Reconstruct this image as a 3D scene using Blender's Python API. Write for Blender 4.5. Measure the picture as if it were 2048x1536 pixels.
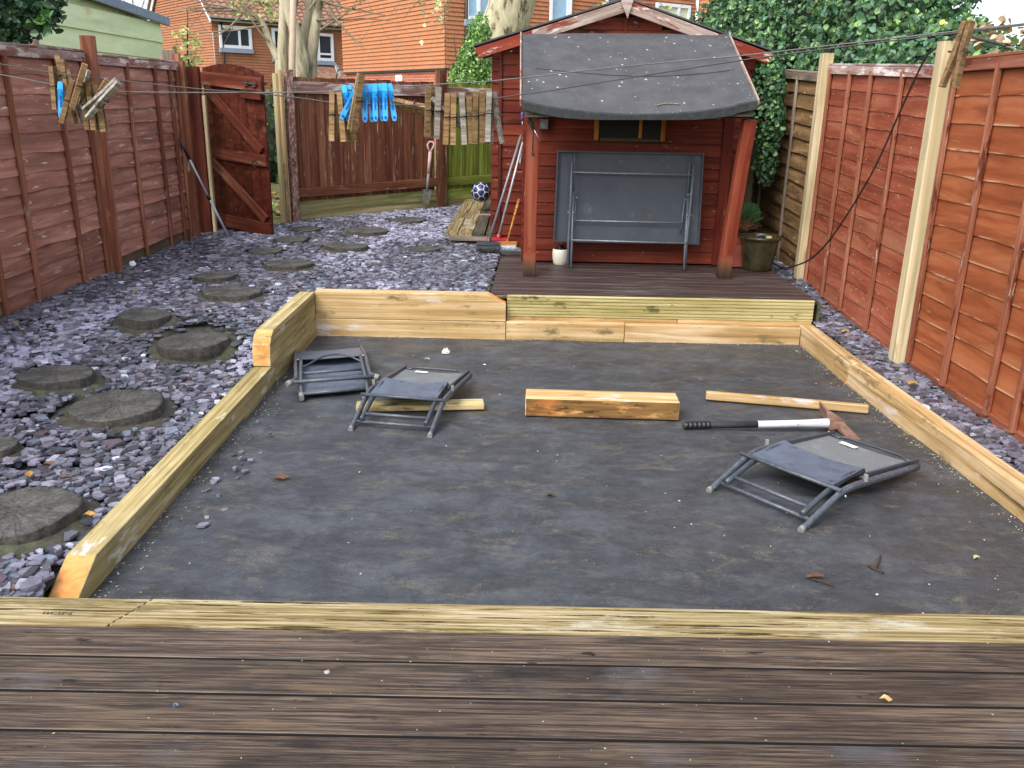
import bpy, math, random
import numpy as np
from mathutils import Vector, Matrix
from mathutils.noise import noise as pnoise
random.seed(7); RNG = np.random.default_rng(11)
for o in list(bpy.data.objects): bpy.data.objects.remove(o)
SC = bpy.context.scene; COL = SC.collection
V = Vector; PI = math.pi; R = math.radians

# ------------------------------------------------------------------ camera
CAM_H = 1.57; FPX = 1740.0; PITCH = R(17.93); ROLL = R(1.1)
_fw = V((0, math.cos(PITCH), -math.sin(PITCH))); _r = V((1, 0, 0)); _u = _r.cross(_fw)
_c, _s = math.cos(ROLL), math.sin(ROLL)
CR, CU = _r*_c + _u*_s, _u*_c - _r*_s
cam = bpy.data.cameras.new('camera'); camo = bpy.data.objects.new('camera', cam); COL.objects.link(camo)
cam.sensor_fit = 'HORIZONTAL'; cam.sensor_width = 36; cam.lens = 36*FPX/2048; cam.clip_start = .05; cam.clip_end = 600
Mc = Matrix((CR, CU, -_fw)).transposed().to_4x4(); Mc.translation = (0, 0, CAM_H); camo.matrix_world = Mc
SC.camera = camo; SC.render.resolution_x = 1024; SC.render.resolution_y = 768

# ------------------------------------------------------------------ sky, sun, exposure
SUN_EL, SUN_AZ = R(50), R(-142)          # soft light from the left, a little behind the camera
w = bpy.data.worlds.new('World'); SC.world = w; w.use_nodes = True
nt = w.node_tree; bg = nt.nodes['Background']
sky = nt.nodes.new('ShaderNodeTexSky'); sky.sky_type = 'NISHITA'; sky.sun_disc = False
sky.sun_elevation = SUN_EL; sky.sun_rotation = SUN_AZ; sky.dust_density = 3.0; sky.air_density = 1.0; sky.altitude = 50
hs = nt.nodes.new('ShaderNodeHueSaturation'); hs.inputs['Saturation'].default_value = .42
nt.links.new(sky.outputs[0], hs.inputs['Color']); nt.links.new(hs.outputs[0], bg.inputs['Color'])
bg.inputs['Strength'].default_value = .15
sd = bpy.data.lights.new('sun', 'SUN'); sd.energy = .95; sd.angle = R(35); sd.color = (1, .975, .94)
so = bpy.data.objects.new('sun', sd); COL.objects.link(so)
sdir = V((math.sin(SUN_AZ)*math.cos(SUN_EL), math.cos(SUN_AZ)*math.cos(SUN_EL), math.sin(SUN_EL)))
so.rotation_euler = sdir.to_track_quat('Z', 'Y').to_euler(); so.location = (-6, -4, 9)
SC.view_settings.view_transform = 'Standard'; SC.view_settings.look = 'None'
SC.view_settings.gamma = 1; SC.view_settings.use_curve_mapping = False
SC.view_settings.exposure = 1.36
SC.render.engine = 'CYCLES'; SC.cycles.max_bounces = 5; SC.cycles.diffuse_bounces = 3; SC.cycles.glossy_bounces = 2; SC.cycles.transmission_bounces = 2; SC.cycles.caustics_reflective = False; SC.cycles.caustics_refractive = False

# ------------------------------------------------------------------ photo pixel (2048 wide) -> point in the place
def ray(x, y): return _fw + CR*((x-1024)/FPX) - CU*((y-768)/FPX)
O0 = V((0, 0, CAM_H))
def ZP(x, y, z): d = ray(x, y); return O0 + d*((z-CAM_H)/d.z)
def YP(x, y, Y): d = ray(x, y); return O0 + d*(Y/d.y)
def XP(x, y, X): d = ray(x, y); return O0 + d*(X/d.x)

# ------------------------------------------------------------------ helpers: objects
WM = {}
def root(name, label, cat, loc=(0, 0, 0), group=None):
    o = bpy.data.objects.new(name, None); COL.objects.link(o); o.location = loc; o.empty_display_size = .1
    WM[o] = Matrix.Translation(loc); o['label'] = label; o['category'] = cat
    if group: o['group'] = group
    return o
def part(name, me, mat, parent=None, M=None, kind=None):
    if mat is not None and not me.materials:
        for m in (mat if isinstance(mat, (list, tuple)) else [mat]): me.materials.append(m)
    o = bpy.data.objects.new(name, me); COL.objects.link(o); M = M or Matrix(); WM[o] = M.copy(); o.matrix_basis = M
    if parent: o.parent = parent; o.matrix_parent_inverse = WM[parent].inverted()
    if kind: o['kind'] = kind
    return o
def tag(o, label, cat, group=None):
    o['label'] = label; o['category'] = cat
    if group: o['group'] = group
    return o
def struct(name, me, mat, M=None): return part(name, me, mat, None, M, 'structure')
def frame(a, b, nrm):
    a, b, nrm = V(a), V(b), V(nrm); x = (b-a).normalized(); z = (nrm - x*nrm.dot(x)).normalized(); y = z.cross(x)
    M = Matrix((x, y, z)).transposed().to_4x4(); M.translation = a; return M

# ------------------------------------------------------------------ helpers: meshes
class MB:
    def __init__(s): s.v = []; s.f = []; s.m = []; s.sm = []
    def add(s, vs, fs, mi=0, smooth=False):
        n = len(s.v); s.v += [tuple(v) for v in vs]; s.f += [tuple(i+n for i in f) for f in fs]
        s.m += [mi]*len(fs); s.sm += [smooth]*len(fs); return s
    def box(s, c, d, M=None, mi=0):
        c = V(c); vs = [c + V((x*d[0]/2, y*d[1]/2, z*d[2]/2)) for z in (-1, 1) for y in (-1, 1) for x in (-1, 1)]
        if M: vs = [M @ v for v in vs]
        return s.add(vs, [(0, 2, 3, 1), (4, 5, 7, 6), (0, 1, 5, 4), (2, 6, 7, 3), (0, 4, 6, 2), (1, 3, 7, 5)], mi)
    def prism(s, prof, x0, x1, mi=0, emi=None, M=None, smooth=False):
        n = len(prof); vs = [V((x0, p[0], p[1])) for p in prof] + [V((x1, p[0], p[1])) for p in prof]
        if M: vs = [M @ v for v in vs]
        k = len(s.v); s.add(vs, [(i, i+n, (i+1) % n+n, (i+1) % n) for i in range(n)], mi, smooth)
        s.f += [tuple(k+i for i in range(n)), tuple(k+n+i for i in reversed(range(n)))]
        s.m += [mi if emi is None else emi]*2; s.sm += [False]*2; return s
    def tube(s, pts, rad, n=8, mi=0, cap=True, flat=1.0, smooth=True, up=(0, 0, 1)):
        pts = [V(p) for p in pts]; k = len(pts); rad = rad if isinstance(rad, (list, tuple)) else [rad]*k
        vs = []; prev = None
        for i, p in enumerate(pts):
            t = (pts[min(i+1, k-1)] - pts[max(i-1, 0)]).normalized()
            if prev is None:
                a = V(up); a = a if abs(a.dot(t)) < .95 else V((1, 0, 0)); e = (a - t*a.dot(t)).normalized()
            else: e = (prev - t*prev.dot(t)).normalized()
            prev = e; f = t.cross(e)
            for j in range(n):
                A = 2*PI*(j+.5)/n; vs.append(p + e*(math.cos(A)*rad[i]*flat) + f*(math.sin(A)*rad[i]))
        fs = [(i*n+j, i*n+(j+1) % n, (i+1)*n+(j+1) % n, (i+1)*n+j) for i in range(k-1) for j in range(n)]
        q = len(s.v); s.add(vs, fs, mi, smooth)
        if cap:
            s.f += [tuple(q+j for j in reversed(range(n))), tuple(q+(k-1)*n+j for j in range(n))]; s.m += [mi]*2; s.sm += [False]*2
        return s
    def lathe(s, prof, c=(0, 0, 0), n=24, mi=0, smooth=True, wob=0, close=False):
        c = V(c); vs = []
        ph = [1+wob*math.sin(3*2*PI*j/n+1)+wob*.7*math.sin(5*2*PI*j/n+2.2)+random.uniform(-wob, wob)*.5 for j in range(n)]
        for r, z in prof:
            for j in range(n): vs.append(c + V((r*ph[j]*math.cos(2*PI*j/n), r*ph[j]*math.sin(2*PI*j/n), z)))
        k = len(prof); fs = [(i*n+j, i*n+(j+1) % n, (i+1)*n+(j+1) % n, (i+1)*n+j) for i in range(k-1) for j in range(n)]
        q = len(s.v); s.add(vs, fs, mi, smooth)
        if close:
            s.f += [tuple(q+(k-1)*n+j for j in range(n)), tuple(q+j for j in reversed(range(n)))]; s.m += [mi]*2; s.sm += [False]*2
        return s
    def quad(s, a, b, c, d, mi=0): return s.add([a, b, c, d], [(0, 1, 2, 3)], mi)
    def slab(s, pts, off, mi=0):
        n = len(pts); pts = [V(p) for p in pts]; off = V(off)
        return s.add(pts + [p+off for p in pts], [tuple(range(n)), tuple(reversed(range(n, 2*n)))] + [(i, i+n, (i+1) % n+n, (i+1) % n) for i in range(n)], mi)
    def mesh(s, name='mesh'):
        me = bpy.data.meshes.new(name); me.from_pydata(s.v, [], s.f)
        me.polygons.foreach_set('material_index', s.m); me.polygons.foreach_set('use_smooth', s.sm)
        me.update(); me.validate(); fixn(me); return me
import bmesh
def fixn(me):
    b = bmesh.new(); b.from_mesh(me); bmesh.ops.recalc_face_normals(b, faces=b.faces); b.to_mesh(me); b.free()
def rprof(wd, t, c=.003):
    h, k = wd/2, t/2
    return [(-h+c, -k), (h-c, -k), (h, -k+c), (h, k-c), (h-c, k), (-h+c, k), (-h, k-c), (-h, -k+c)]
def ribprof(wd, t, n, d, c=.004, duty=.5):
    h, k = wd/2, t/2; p = [(-h, -k), (h, -k), (h, k-c), (h-c, k)]; step = (wd-2*c)/n
    for i in range(n):
        x1 = h-c-i*step
        p += [(x1-step*(1-duty)*.5, k), (x1-step*(1-duty)*.5-step*duty*.25, k-d), (x1-step*(1-duty)*.5-step*duty*.75, k-d), (x1-step*(1-duty)*.5-step*duty, k)]
    p += [(-h+c, k), (-h, k-c)]; return p
MC = {}
def board(parent, name, a, b, wd, t, nrm, mat, prof=None, bev=.003, emat=None, kind=None):
    a, b = V(a), V(b); L = (b-a).length; key = (round(L, 3), round(wd, 4), round(t, 4), mat.name, id(prof) if prof else 0, emat.name if emat else '')
    me = MC.get(key)
    if me is None:
        m = MB().prism(prof or rprof(wd, t, bev), 0, L, 0, 1 if emat else 0); me = m.mesh(name); me.materials.append(mat)
        if emat: me.materials.append(emat)
        MC[key] = me
    return part(name, me, None, parent, frame(a, b, nrm), kind)
def setcol(me, cols):
    at = me.color_attributes.new('col', 'FLOAT_COLOR', 'POINT'); at.data.foreach_set('color', np.asarray(cols, dtype=np.float32).ravel())
def soup(name, verts, faces, cols=None, smooth=False):
    me = bpy.data.meshes.new(name); me.from_pydata([tuple(v) for v in verts], [], faces)
    if cols is not None: setcol(me, cols)
    if smooth: me.polygons.foreach_set('use_smooth', [True]*len(me.polygons))
    me.update(); return me

# ------------------------------------------------------------------ helpers: materials
def lin(h):
    h = h.lstrip('#'); c = [int(h[i:i+2], 16)/255 for i in (0, 2, 4)]
    return tuple(x/12.92 if x <= .04045 else ((x+.055)/1.055)**2.4 for x in c) + (1,)
def c4(c): return lin(c) if isinstance(c, str) else tuple(c)+((1,) if len(c) == 3 else ())
class NT:
    def __init__(s, name):
        s.mat = bpy.data.materials.new(name); s.mat.use_nodes = True; s.t = s.mat.node_tree
        s.b = s.t.nodes['Principled BSDF']; s.out = s.t.nodes['Material Output']
    def n(s, typ, **kw):
        nd = s.t.nodes.new('ShaderNode'+typ)
        for k, v in kw.items():
            if k.startswith('i_'): nd.inputs[k[2:].replace('_', ' ')].default_value = v
            else: setattr(nd, k, v)
        return nd
    def l(s, a, b): s.t.links.new(a, b)
    def coords(s, rand=True):
        tc = s.n('TexCoord')
        if not rand: return tc.outputs['Object']
        oi = s.n('ObjectInfo'); m = s.n('VectorMath', operation='MULTIPLY'); m.inputs[1].default_value = (37.1, 91.7, 53.3)
        cb = s.n('CombineXYZ')
        for i in range(3): s.l(oi.outputs['Random'], cb.inputs[i])
        s.l(cb.outputs[0], m.inputs[0]); ad = s.n('VectorMath', operation='ADD')
        s.l(tc.outputs['Object'], ad.inputs[0]); s.l(m.outputs[0], ad.inputs[1]); return ad.outputs[0]
    def noise(s, vec, sc=1, scale=(1, 1, 1), detail=5, rough=.6, dist=0):
        mp = s.n('Mapping'); mp.inputs['Scale'].default_value = scale; s.l(vec, mp.inputs['Vector'])
        nz = s.n('TexNoise'); nz.inputs['Scale'].default_value = sc; nz.inputs['Detail'].default_value = detail
        nz.inputs['Roughness'].default_value = rough; nz.inputs['Distortion'].default_value = dist
        s.l(mp.outputs[0], nz.inputs['Vector']); return nz.outputs['Fac']
    def voro(s, vec, sc=1, scale=(1, 1, 1), out='Distance'):
        mp = s.n('Mapping'); mp.inputs['Scale'].default_value = scale; s.l(vec, mp.inputs['Vector'])
        nz = s.n('TexVoronoi'); nz.inputs['Scale'].default_value = sc; s.l(mp.outputs[0], nz.inputs['Vector']); return nz.outputs[out]
    def ramp(s, fac, stops):
        rp = s.n('ValToRGB'); e = rp.color_ramp.elements
        while len(e) < len(stops): e.new(.5)
        for k, (p, c) in zip(e, stops): k.position = p; k.color = c4(c) if not isinstance(c, (int, float)) else (c, c, c, 1)
        s.l(fac, rp.inputs[0]); return rp.outputs[0]
    def mix(s, fac, a, b, mode='MIX'):
        m = s.n('Mix', data_type='RGBA', blend_type=mode)
        for sock, v in ((m.inputs[0], fac), (m.inputs[6], a), (m.inputs[7], b)):
            if hasattr(v, 'links'): s.l(v, sock)
            else: sock.default_value = c4(v) if isinstance(v, (str, tuple)) else v
        return m.outputs[2]
    def mul(s, a, k):
        m = s.n('Math', operation='MULTIPLY'); s.l(a, m.inputs[0])
        if hasattr(k, 'links'): s.l(k, m.inputs[1])
        else: m.inputs[1].default_value = k
        return m.outputs[0]
    def bump(s, h, strength=.3, dist=.01):
        bp = s.n('Bump'); bp.inputs['Strength'].default_value = strength; bp.inputs['Distance'].default_value = dist
        s.l(h, bp.inputs['Height']); s.l(bp.outputs[0], s.b.inputs['Normal'])
    def fin(s, col=None, rough=.6, metal=0, spec=.5):
        if col is not None:
            if hasattr(col, 'links'): s.l(col, s.b.inputs['Base Color'])
            else: s.b.inputs['Base Color'].default_value = c4(col)
        if hasattr(rough, 'links'): s.l(rough, s.b.inputs['Roughness'])
        else: s.b.inputs['Roughness'].default_value = rough
        s.b.inputs['Metallic'].default_value = metal; s.b.inputs['Specular IOR Level'].default_value = spec
        return s.mat
TINT = {'mossy_green_pale': (1.4, 1.45, 1.3), 'grey_blue_pole': (1.3, 1.3, 1.3), 'peeling_bargeboard': (0.95, 0.95, 0.95), 'peeling_cap_rail': (1.4, 1.4, 1.4), 'red_bargeboard': (0.85, 1.0, 0.9), 'worn_gate_brace': (0.66, 0.66, 0.64), 'new_deck_board': (0.57, 0.57, 0.76), 'worn_brown_deck': (0.52, 0.54, 0.57), 'new_softwood': (0.84, 0.86, 1.3), 'sleeper_softwood': (0.9, 0.92, 1.34), 'sleeper_weathered': (0.98, 0.93, 1.1),
 'maroon_fence': (2.05, 2.6, 2.3), 'maroon_fence_trim': (1.5, 1.85, 1.6), 'orange_red_fence': (0.66, 0.74, 0.78), 'scuffed_red_fence': (0.74, 0.9, 0.8), 'red_shed_board': (0.5, 0.74, 0.64), 'red_shed_trim': (0.5, 0.62, 0.64),
 'pale_green_cladding': (1.42, 1.42, 1.45), 'bare_brown_fence': (1.2, 1.12, 1.08), 'weathered_log': (0.62, 0.66, 0.72), 'log_bark': (0.7, 0.72, 0.76), 'peg_wood': (0.46, 0.48, 0.5), 'peg_grey_wood': (0.62, 0.63, 0.66), 'dark_red_gate': (0.62, 0.6, 0.58),
 'rear_fence_pale': (0.74, 0.9, 0.82), 'pale_green_post': (0.92, 0.88, 1.0), 'dark_porch_deck': (0.66, 0.66, 0.68), 'mortar_collar': (0.42, 0.44, 0.52), 'treated_plank': (0.7, 0.69, 0.95), 'grey_table_underside': (0.78, 0.79, 0.79), 'red_brown_batten': (.85, .9, .95)}
def wood(name, dark, mid, pale, gs=(1.0, 26, 26), rough=.6, patches=(), knots=0, var=.22, bump=.35, spec=.14, blotch=.45, edge=None, ct=.14):
    tn = TINT.get(name, (1, 1, 1)); tf = lambda c: tuple(min(a*b, .9) for a, b in zip(c4(c)[:3], tn))
    dark, mid, pale = tf(dark), tf(mid), tf(pale); patches = [(tf(p[0]), p[1], .5+(p[2]-.5)*.62, p[3]*.62) for p in patches]
    """patches: (colour, noise scale vec, threshold, width)"""
    s = NT(name); v = s.coords(); g = s.noise(v, 1, gs, 7, .65, .6)
    col = s.ramp(g, [(.5-ct, dark), (.5, mid), (.5+ct, pale)])
    bl = s.noise(v, 1.6, (1, 1.6, 1.6), 4); col = s.mix(s.mul(s.ramp(bl, [(.44, 0.), (.62, 1.)]), blotch), col, dark)
    if knots:
        kd = s.voro(v, 1, (1.5, 6.0, 0)); col = s.mix(s.mul(s.ramp(kd, [(.04, 1.), (.085, .55), (.15, 0.)]), knots), col, tuple(x*.35 for x in c4(dark)[:3]))
    for pc, sc, th, wd in patches:
        pf = s.ramp(s.noise(v, 1, sc, 7, .68), [(th, 0.), (min(th+wd, 1), 1.)]); col = s.mix(pf, col, pc)
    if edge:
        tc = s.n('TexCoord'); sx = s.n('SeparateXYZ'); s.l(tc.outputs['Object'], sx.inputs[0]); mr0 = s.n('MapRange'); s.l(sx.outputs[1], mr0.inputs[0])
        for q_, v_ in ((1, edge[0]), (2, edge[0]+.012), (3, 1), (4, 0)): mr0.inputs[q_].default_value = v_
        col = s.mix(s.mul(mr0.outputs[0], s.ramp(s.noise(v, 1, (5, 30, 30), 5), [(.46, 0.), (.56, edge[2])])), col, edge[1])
    oi = s.n('ObjectInfo'); mr = s.n('MapRange'); s.l(oi.outputs['Random'], mr.inputs[0]); mr.inputs[3].default_value = 1-var; mr.inputs[4].default_value = 1+var
    h = s.n('HueSaturation'); s.l(mr.outputs[0], h.inputs['Value']); s.l(col, h.inputs['Color'])
    s.bump(g, bump, .004); return s.fin(h.outputs[0], rough, 0, spec)
def plain(name, col, rough=.5, metal=0, nz=.15, sc=14, spec=.5, dirt=None, bump=0):
    s = NT(name); v = s.coords(); n = s.noise(v, sc, (1, 1, 1), 5, .65); tn = TINT.get(name, (1, 1, 1)); c = tuple(min(a*b, .9) for a, b in zip(c4(col)[:3], tn))
    o = s.ramp(n, [(.36, tuple(x*(1-nz) for x in c[:3])), (.64, tuple(min(x*(1+nz), 1) for x in c[:3]))])
    if dirt:
        o = s.mix(s.ramp(s.noise(v, dirt[1], (1, 1, 1), 8, .72), [(dirt[2], 0.), (dirt[2]+dirt[3], 1.)]), o, dirt[0])
    if bump: s.bump(n, bump, .004)
    return s.fin(o, rough, metal, spec)
def attrmat(name, rough=.5, nz=.25, sc=60, spec=.4, trans=0, bump=.2):
    s = NT(name); a = s.n('Attribute', attribute_name='col'); v = s.coords(False); n = s.noise(v, sc, (1, 1, 1), 4)
    f = s.ramp(n, [(.3, 1-nz), (.7, 1+nz)]); o = s.mix(1.0, a.outputs['Color'], f, 'MULTIPLY')
    if bump: s.bump(n, bump, .004)
    m = s.fin(o, rough, 0, spec)
    if trans:
        tr = s.n('BsdfTranslucent'); s.l(o, tr.inputs['Color']); mx = s.n('MixShader'); mx.inputs[0].default_value = trans
        s.l(s.b.outputs[0], mx.inputs[1]); s.l(tr.outputs[0], mx.inputs[2]); s.l(mx.outputs[0], s.out.inputs[0])
    return m

M_ = {}
M_['newwood'] = wood('new_softwood', '#9c7a3c', '#c9a660', '#dfc485', rough=.62, knots=.75, patches=[('#7d6a3a', (2.2, 5, 5), .62, .14), ('#d9c9a0', (1.3, 4, 4), .66, .1)], var=.10)
M_['sleeper'] = wood('sleeper_softwood', '#a58445', '#cdac66', '#e0c687', gs=(.9, 34, 34), rough=.66, knots=.7, patches=[('#7f6c3d', (3, 9, 9), .62, .12), ('#d8cda8', (1.2, 5, 5), .64, .12), ('#8f8a55', (.9, 3, 3), .66, .14)], var=.08)
M_['sleeper_grn'] = wood('sleeper_weathered', '#7d7040', '#a99c63', '#c9bd86', gs=(.9, 30, 30), rough=.7, knots=.5, patches=[('#75683c', (2.5, 9, 9), .64, .2), ('#cfccae', (2.2, 7, 7), .64, .12), ('#85824f', (1, 3, 3), .6, .3)], var=.06)
M_['endgrain'] = wood('cut_end_grain', '#b8733a', '#dc9a5c', '#ecb67c', gs=(9, 9, 9), rough=.7, patches=[('#c9794a', (4, 4, 4), .6, .2)], var=.05)
M_['mudend'] = wood('muddy_timber', '#5c4526', '#7f5f38', '#a07c4e', gs=(1.6, 30, 30), patches=[('#4a3219', (9, 26, 26), .56, .12), ('#b98a55', (5, 20, 20), .60, .12), ('#c2703c', (1.2, 3, 3), .64, .2)], var=.05)
M_['greenplank'] = wood('treated_plank', '#a79a4e', '#cfc377', '#e0d792', gs=(.9, 20, 20), knots=.6, patches=[('#6b6a3a', (4, 9, 9), .62, .1)], var=.05)
M_['paledeck'] = wood('new_deck_board', '#8f7c46', '#bda96a', '#dccd95', gs=(1.6, 75, 75), rough=.58, knots=1.0, patches=[('#4a3a1a', (2.6, 90, 90), .60, .05), ('#6d5a2c', (1.2, 30, 30), .62, .1), ('#86763f', (1, 4, 4), .58, .2), ('#d4cda0', (1.5, 6, 6), .66, .1)], var=.04, blotch=.3, ct=.10)
M_['browndeck'] = wood('worn_brown_deck', '#352820', '#5c4a3d', '#8a745f', gs=(3.0, 130, 130), rough=.5, patches=[('#93806a', (6, 330, 330), .62, .14), ('#77777d', (1.1, 1.8, 1.8), .60, .35), ('#8d7252', (1.2, 9, 9), .64, .2), ('#211813', (1.6, 5, 5), .62, .2), ('#1b1511', (7, 20, 20), .70, .08)], knots=.7, var=.10, spec=.32, blotch=.55, ct=.11)
M_['sheddeck'] = wood('dark_porch_deck', '#2d2320', '#453733', '#62504a', gs=(1, 40, 40), rough=.5, patches=[('#86796d', (2, 34, 34), .63, .1), ('#5b3a2c', (1, 4, 4), .6, .2)], var=.12, spec=.5)
M_['oldboard'] = wood('old_dark_board', '#2f2c26', '#47433a', '#666052', gs=(1, 26, 26), patches=[('#4b5236', (3, 6, 6), .58, .15)])
M_['lfence'] = wood('maroon_fence', '#5c3630', '#75463f', '#8a5a52', gs=(1.0, 14, 14), rough=.55, patches=[('#8a7068', (1.5, 7, 7), .66, .3), ('#5a352f', (2.5, 9, 9), .60, .2), ('#9a8078', (6, 40, 40), .68, .1)], knots=.6, var=.15, blotch=.45)
M_['lfence_trim'] = wood('maroon_fence_trim', '#552c23', '#6f3c30', '#875245', gs=(1.0, 18, 18), rough=.55, patches=[('#8d7468', (2.5, 10, 10), .64, .12)], var=.10)
M_['capgrey'] = wood('peeling_cap_rail', '#5d4640', '#7b615a', '#9c8a82', gs=(1.2, 16, 16), patches=[('#a9a09a', (3, 12, 12), .52, .1), ('#6b372d', (2, 9, 9), .58, .1)])
M_['lfoot'] = wood('damp_fence_foot', '#4d3f33', '#6a5849', '#857161', gs=(1, 12, 12), patches=[('#5b5b45', (2, 6, 6), .55, .2)])
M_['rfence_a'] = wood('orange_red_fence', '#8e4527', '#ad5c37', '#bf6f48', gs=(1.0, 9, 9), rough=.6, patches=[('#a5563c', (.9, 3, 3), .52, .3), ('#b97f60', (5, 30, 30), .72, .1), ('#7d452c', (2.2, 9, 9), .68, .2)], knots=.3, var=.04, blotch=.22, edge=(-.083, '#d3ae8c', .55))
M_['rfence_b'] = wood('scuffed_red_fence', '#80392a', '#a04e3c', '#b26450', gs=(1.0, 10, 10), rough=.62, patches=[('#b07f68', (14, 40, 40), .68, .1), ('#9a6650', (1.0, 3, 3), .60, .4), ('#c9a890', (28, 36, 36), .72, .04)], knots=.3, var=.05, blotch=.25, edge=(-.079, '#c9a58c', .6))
M_['rfence_c'] = wood('bare_brown_fence', '#5d4932', '#7f6747', '#9b835e', gs=(1.0, 12, 12), rough=.7, patches=[('#5a4430', (2, 6, 6), .55, .18), ('#a9946c', (9, 26, 26), .66, .06)], var=.10)
M_['rtrim'] = wood('red_brown_batten', '#74402c', '#955841', '#ab6f57', gs=(1.0, 18, 18), patches=[('#5d2d1d', (3, 12, 12), .6, .12), ('#b59a86', (5, 30, 30), .68, .05)], var=.10)
M_['greypale'] = wood('weathered_batten', '#5e5248', '#85766a', '#a6988a', gs=(1, 18, 18), var=.1)
M_['rpost'] = wood('pale_green_post', '#a3966a', '#bfb183', '#d2c69b', gs=(.7, 18, 18), knots=.6, patches=[('#8a8158', (1.5, 8, 8), .66, .2)], var=.06)
M_['gate'] = wood('dark_red_gate', '#4d241b', '#673125', '#7f4635', gs=(.9, 18, 18), rough=.5, patches=[('#7a5846', (3, 14, 14), .70, .1), ('#3a1a14', (2, 8, 8), .63, .1)], var=.08, knots=.3)
M_['gateworn'] = wood('worn_gate_brace', '#5c2a1e', '#793c2c', '#93604a', gs=(.9, 18, 18), patches=[('#9b7f64', (2.6, 16, 16), .63, .12)], var=.08)
M_['rear'] = wood('rear_fence_pale', '#5c3026', '#7a4434', '#905b48', gs=(.7, 18, 18), rough=.6, patches=[('#9a7a60', (2.4, 18, 18), .66, .1), ('#6b6a45', (.7, 5, 5), .66, .14), ('#b9a898', (4, 50, 50), .70, .05)], var=.12)
M_['reargreen'] = wood('mossy_green_pale', '#4a4e22', '#66702f', '#828a45', gs=(.7, 18, 18), patches=[('#3f4a1c', (1, 6, 6), .55, .2)], var=.12)
M_['mosskick'] = wood('mossy_kick_board', '#5a5638', '#807853', '#a0966d', gs=(.6, 14, 14), patches=[('#4f6a26', (1.1, 4, 4), .52, .14)], var=.10)
M_['speckpost'] = wood('speckled_post', '#5a3c34', '#7a564b', '#95786c', gs=(4, 20, 20), patches=[('#a89088', (22, 40, 40), .55, .08), ('#b9aaa2', (3, 6, 6), .7, .06)], var=.05)
M_['shed'] = wood('red_shed_board', '#6d2018', '#8c3123', '#a04231', gs=(.9, 14, 14), rough=.55, patches=[('#5a1a14', (1.5, 6, 6), .62, .12), ('#b08a78', (7, 22, 22), .72, .05)], knots=.3, var=.11)
M_['shedtrim'] = wood('red_shed_trim', '#8c3826', '#ab4d36', '#bb6249', gs=(.8, 16, 16), rough=.55, patches=[('#7a2b1d', (2, 8, 8), .66, .12)], var=.05, blotch=.25)
M_['postfoot'] = wood('rotten_post_foot', '#2f261d', '#4c3d2e', '#6b5640', gs=(1.5, 14, 14), var=.05)
def mk_foot():
    s = NT('stained_post_foot'); v = s.coords(); tc = s.n('TexCoord'); sx = s.n('SeparateXYZ'); s.l(tc.outputs['Object'], sx.inputs[0])
    n = s.noise(v, 1, (6, 40, 40), 6, .7); ad = s.n('Math', operation='ADD'); s.l(s.mul(sx.outputs[0], 4.2), ad.inputs[0]); s.l(s.mul(n, .5), ad.inputs[1])
    col = s.ramp(ad.outputs[0], [(.30, '#2c251c'), (.55, '#4d3a2a'), (.88, '#7d4a35'), (1.0, tuple(a*b for a, b in zip(lin('#ab4d36')[:3], (.50, .62, .64))))]); s.bump(n, .35, .004); return s.fin(col, .7, 0, .14)
M_['postfoot2'] = mk_foot()
M_['barge'] = wood('peeling_bargeboard', '#7a6158', '#9c8a80', '#b7aaa0', gs=(1.3, 16, 16), rough=.7, patches=[('#7d3d30', (2.6, 12, 12), .63, .08), ('#c7bcb2', (5, 20, 20), .63, .08)], var=.08)
M_['bargered'] = wood('red_bargeboard', '#6a241b', '#8a362a', '#9f4a3b', gs=(1.3, 16, 16), patches=[('#c3aaa0', (4, 16, 16), .62, .06)], var=.05)
M_['pegw'] = wood('peg_wood', '#8a6a45', '#b98f60', '#d3b084', gs=(14, 260, 260), patches=[('#5f4a36', (16, 60, 60), .56, .2)], var=.34)
M_['pegg'] = wood('peg_grey_wood', '#7d7468', '#a79d90', '#c6beb2', gs=(9, 160, 160), patches=[('#6a5d4c', (30, 60, 60), .6, .12)], var=.15)
M_['stake'] = wood('weathered_log', '#3c3833', '#55504a', '#6d675f', gs=(14, 14, 14), rough=.8, patches=[('#4b4d3f', (7, 7, 7), .56, .2), ('#77736c', (18, 18, 18), .66, .08)], var=.12, bump=.6)
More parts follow.
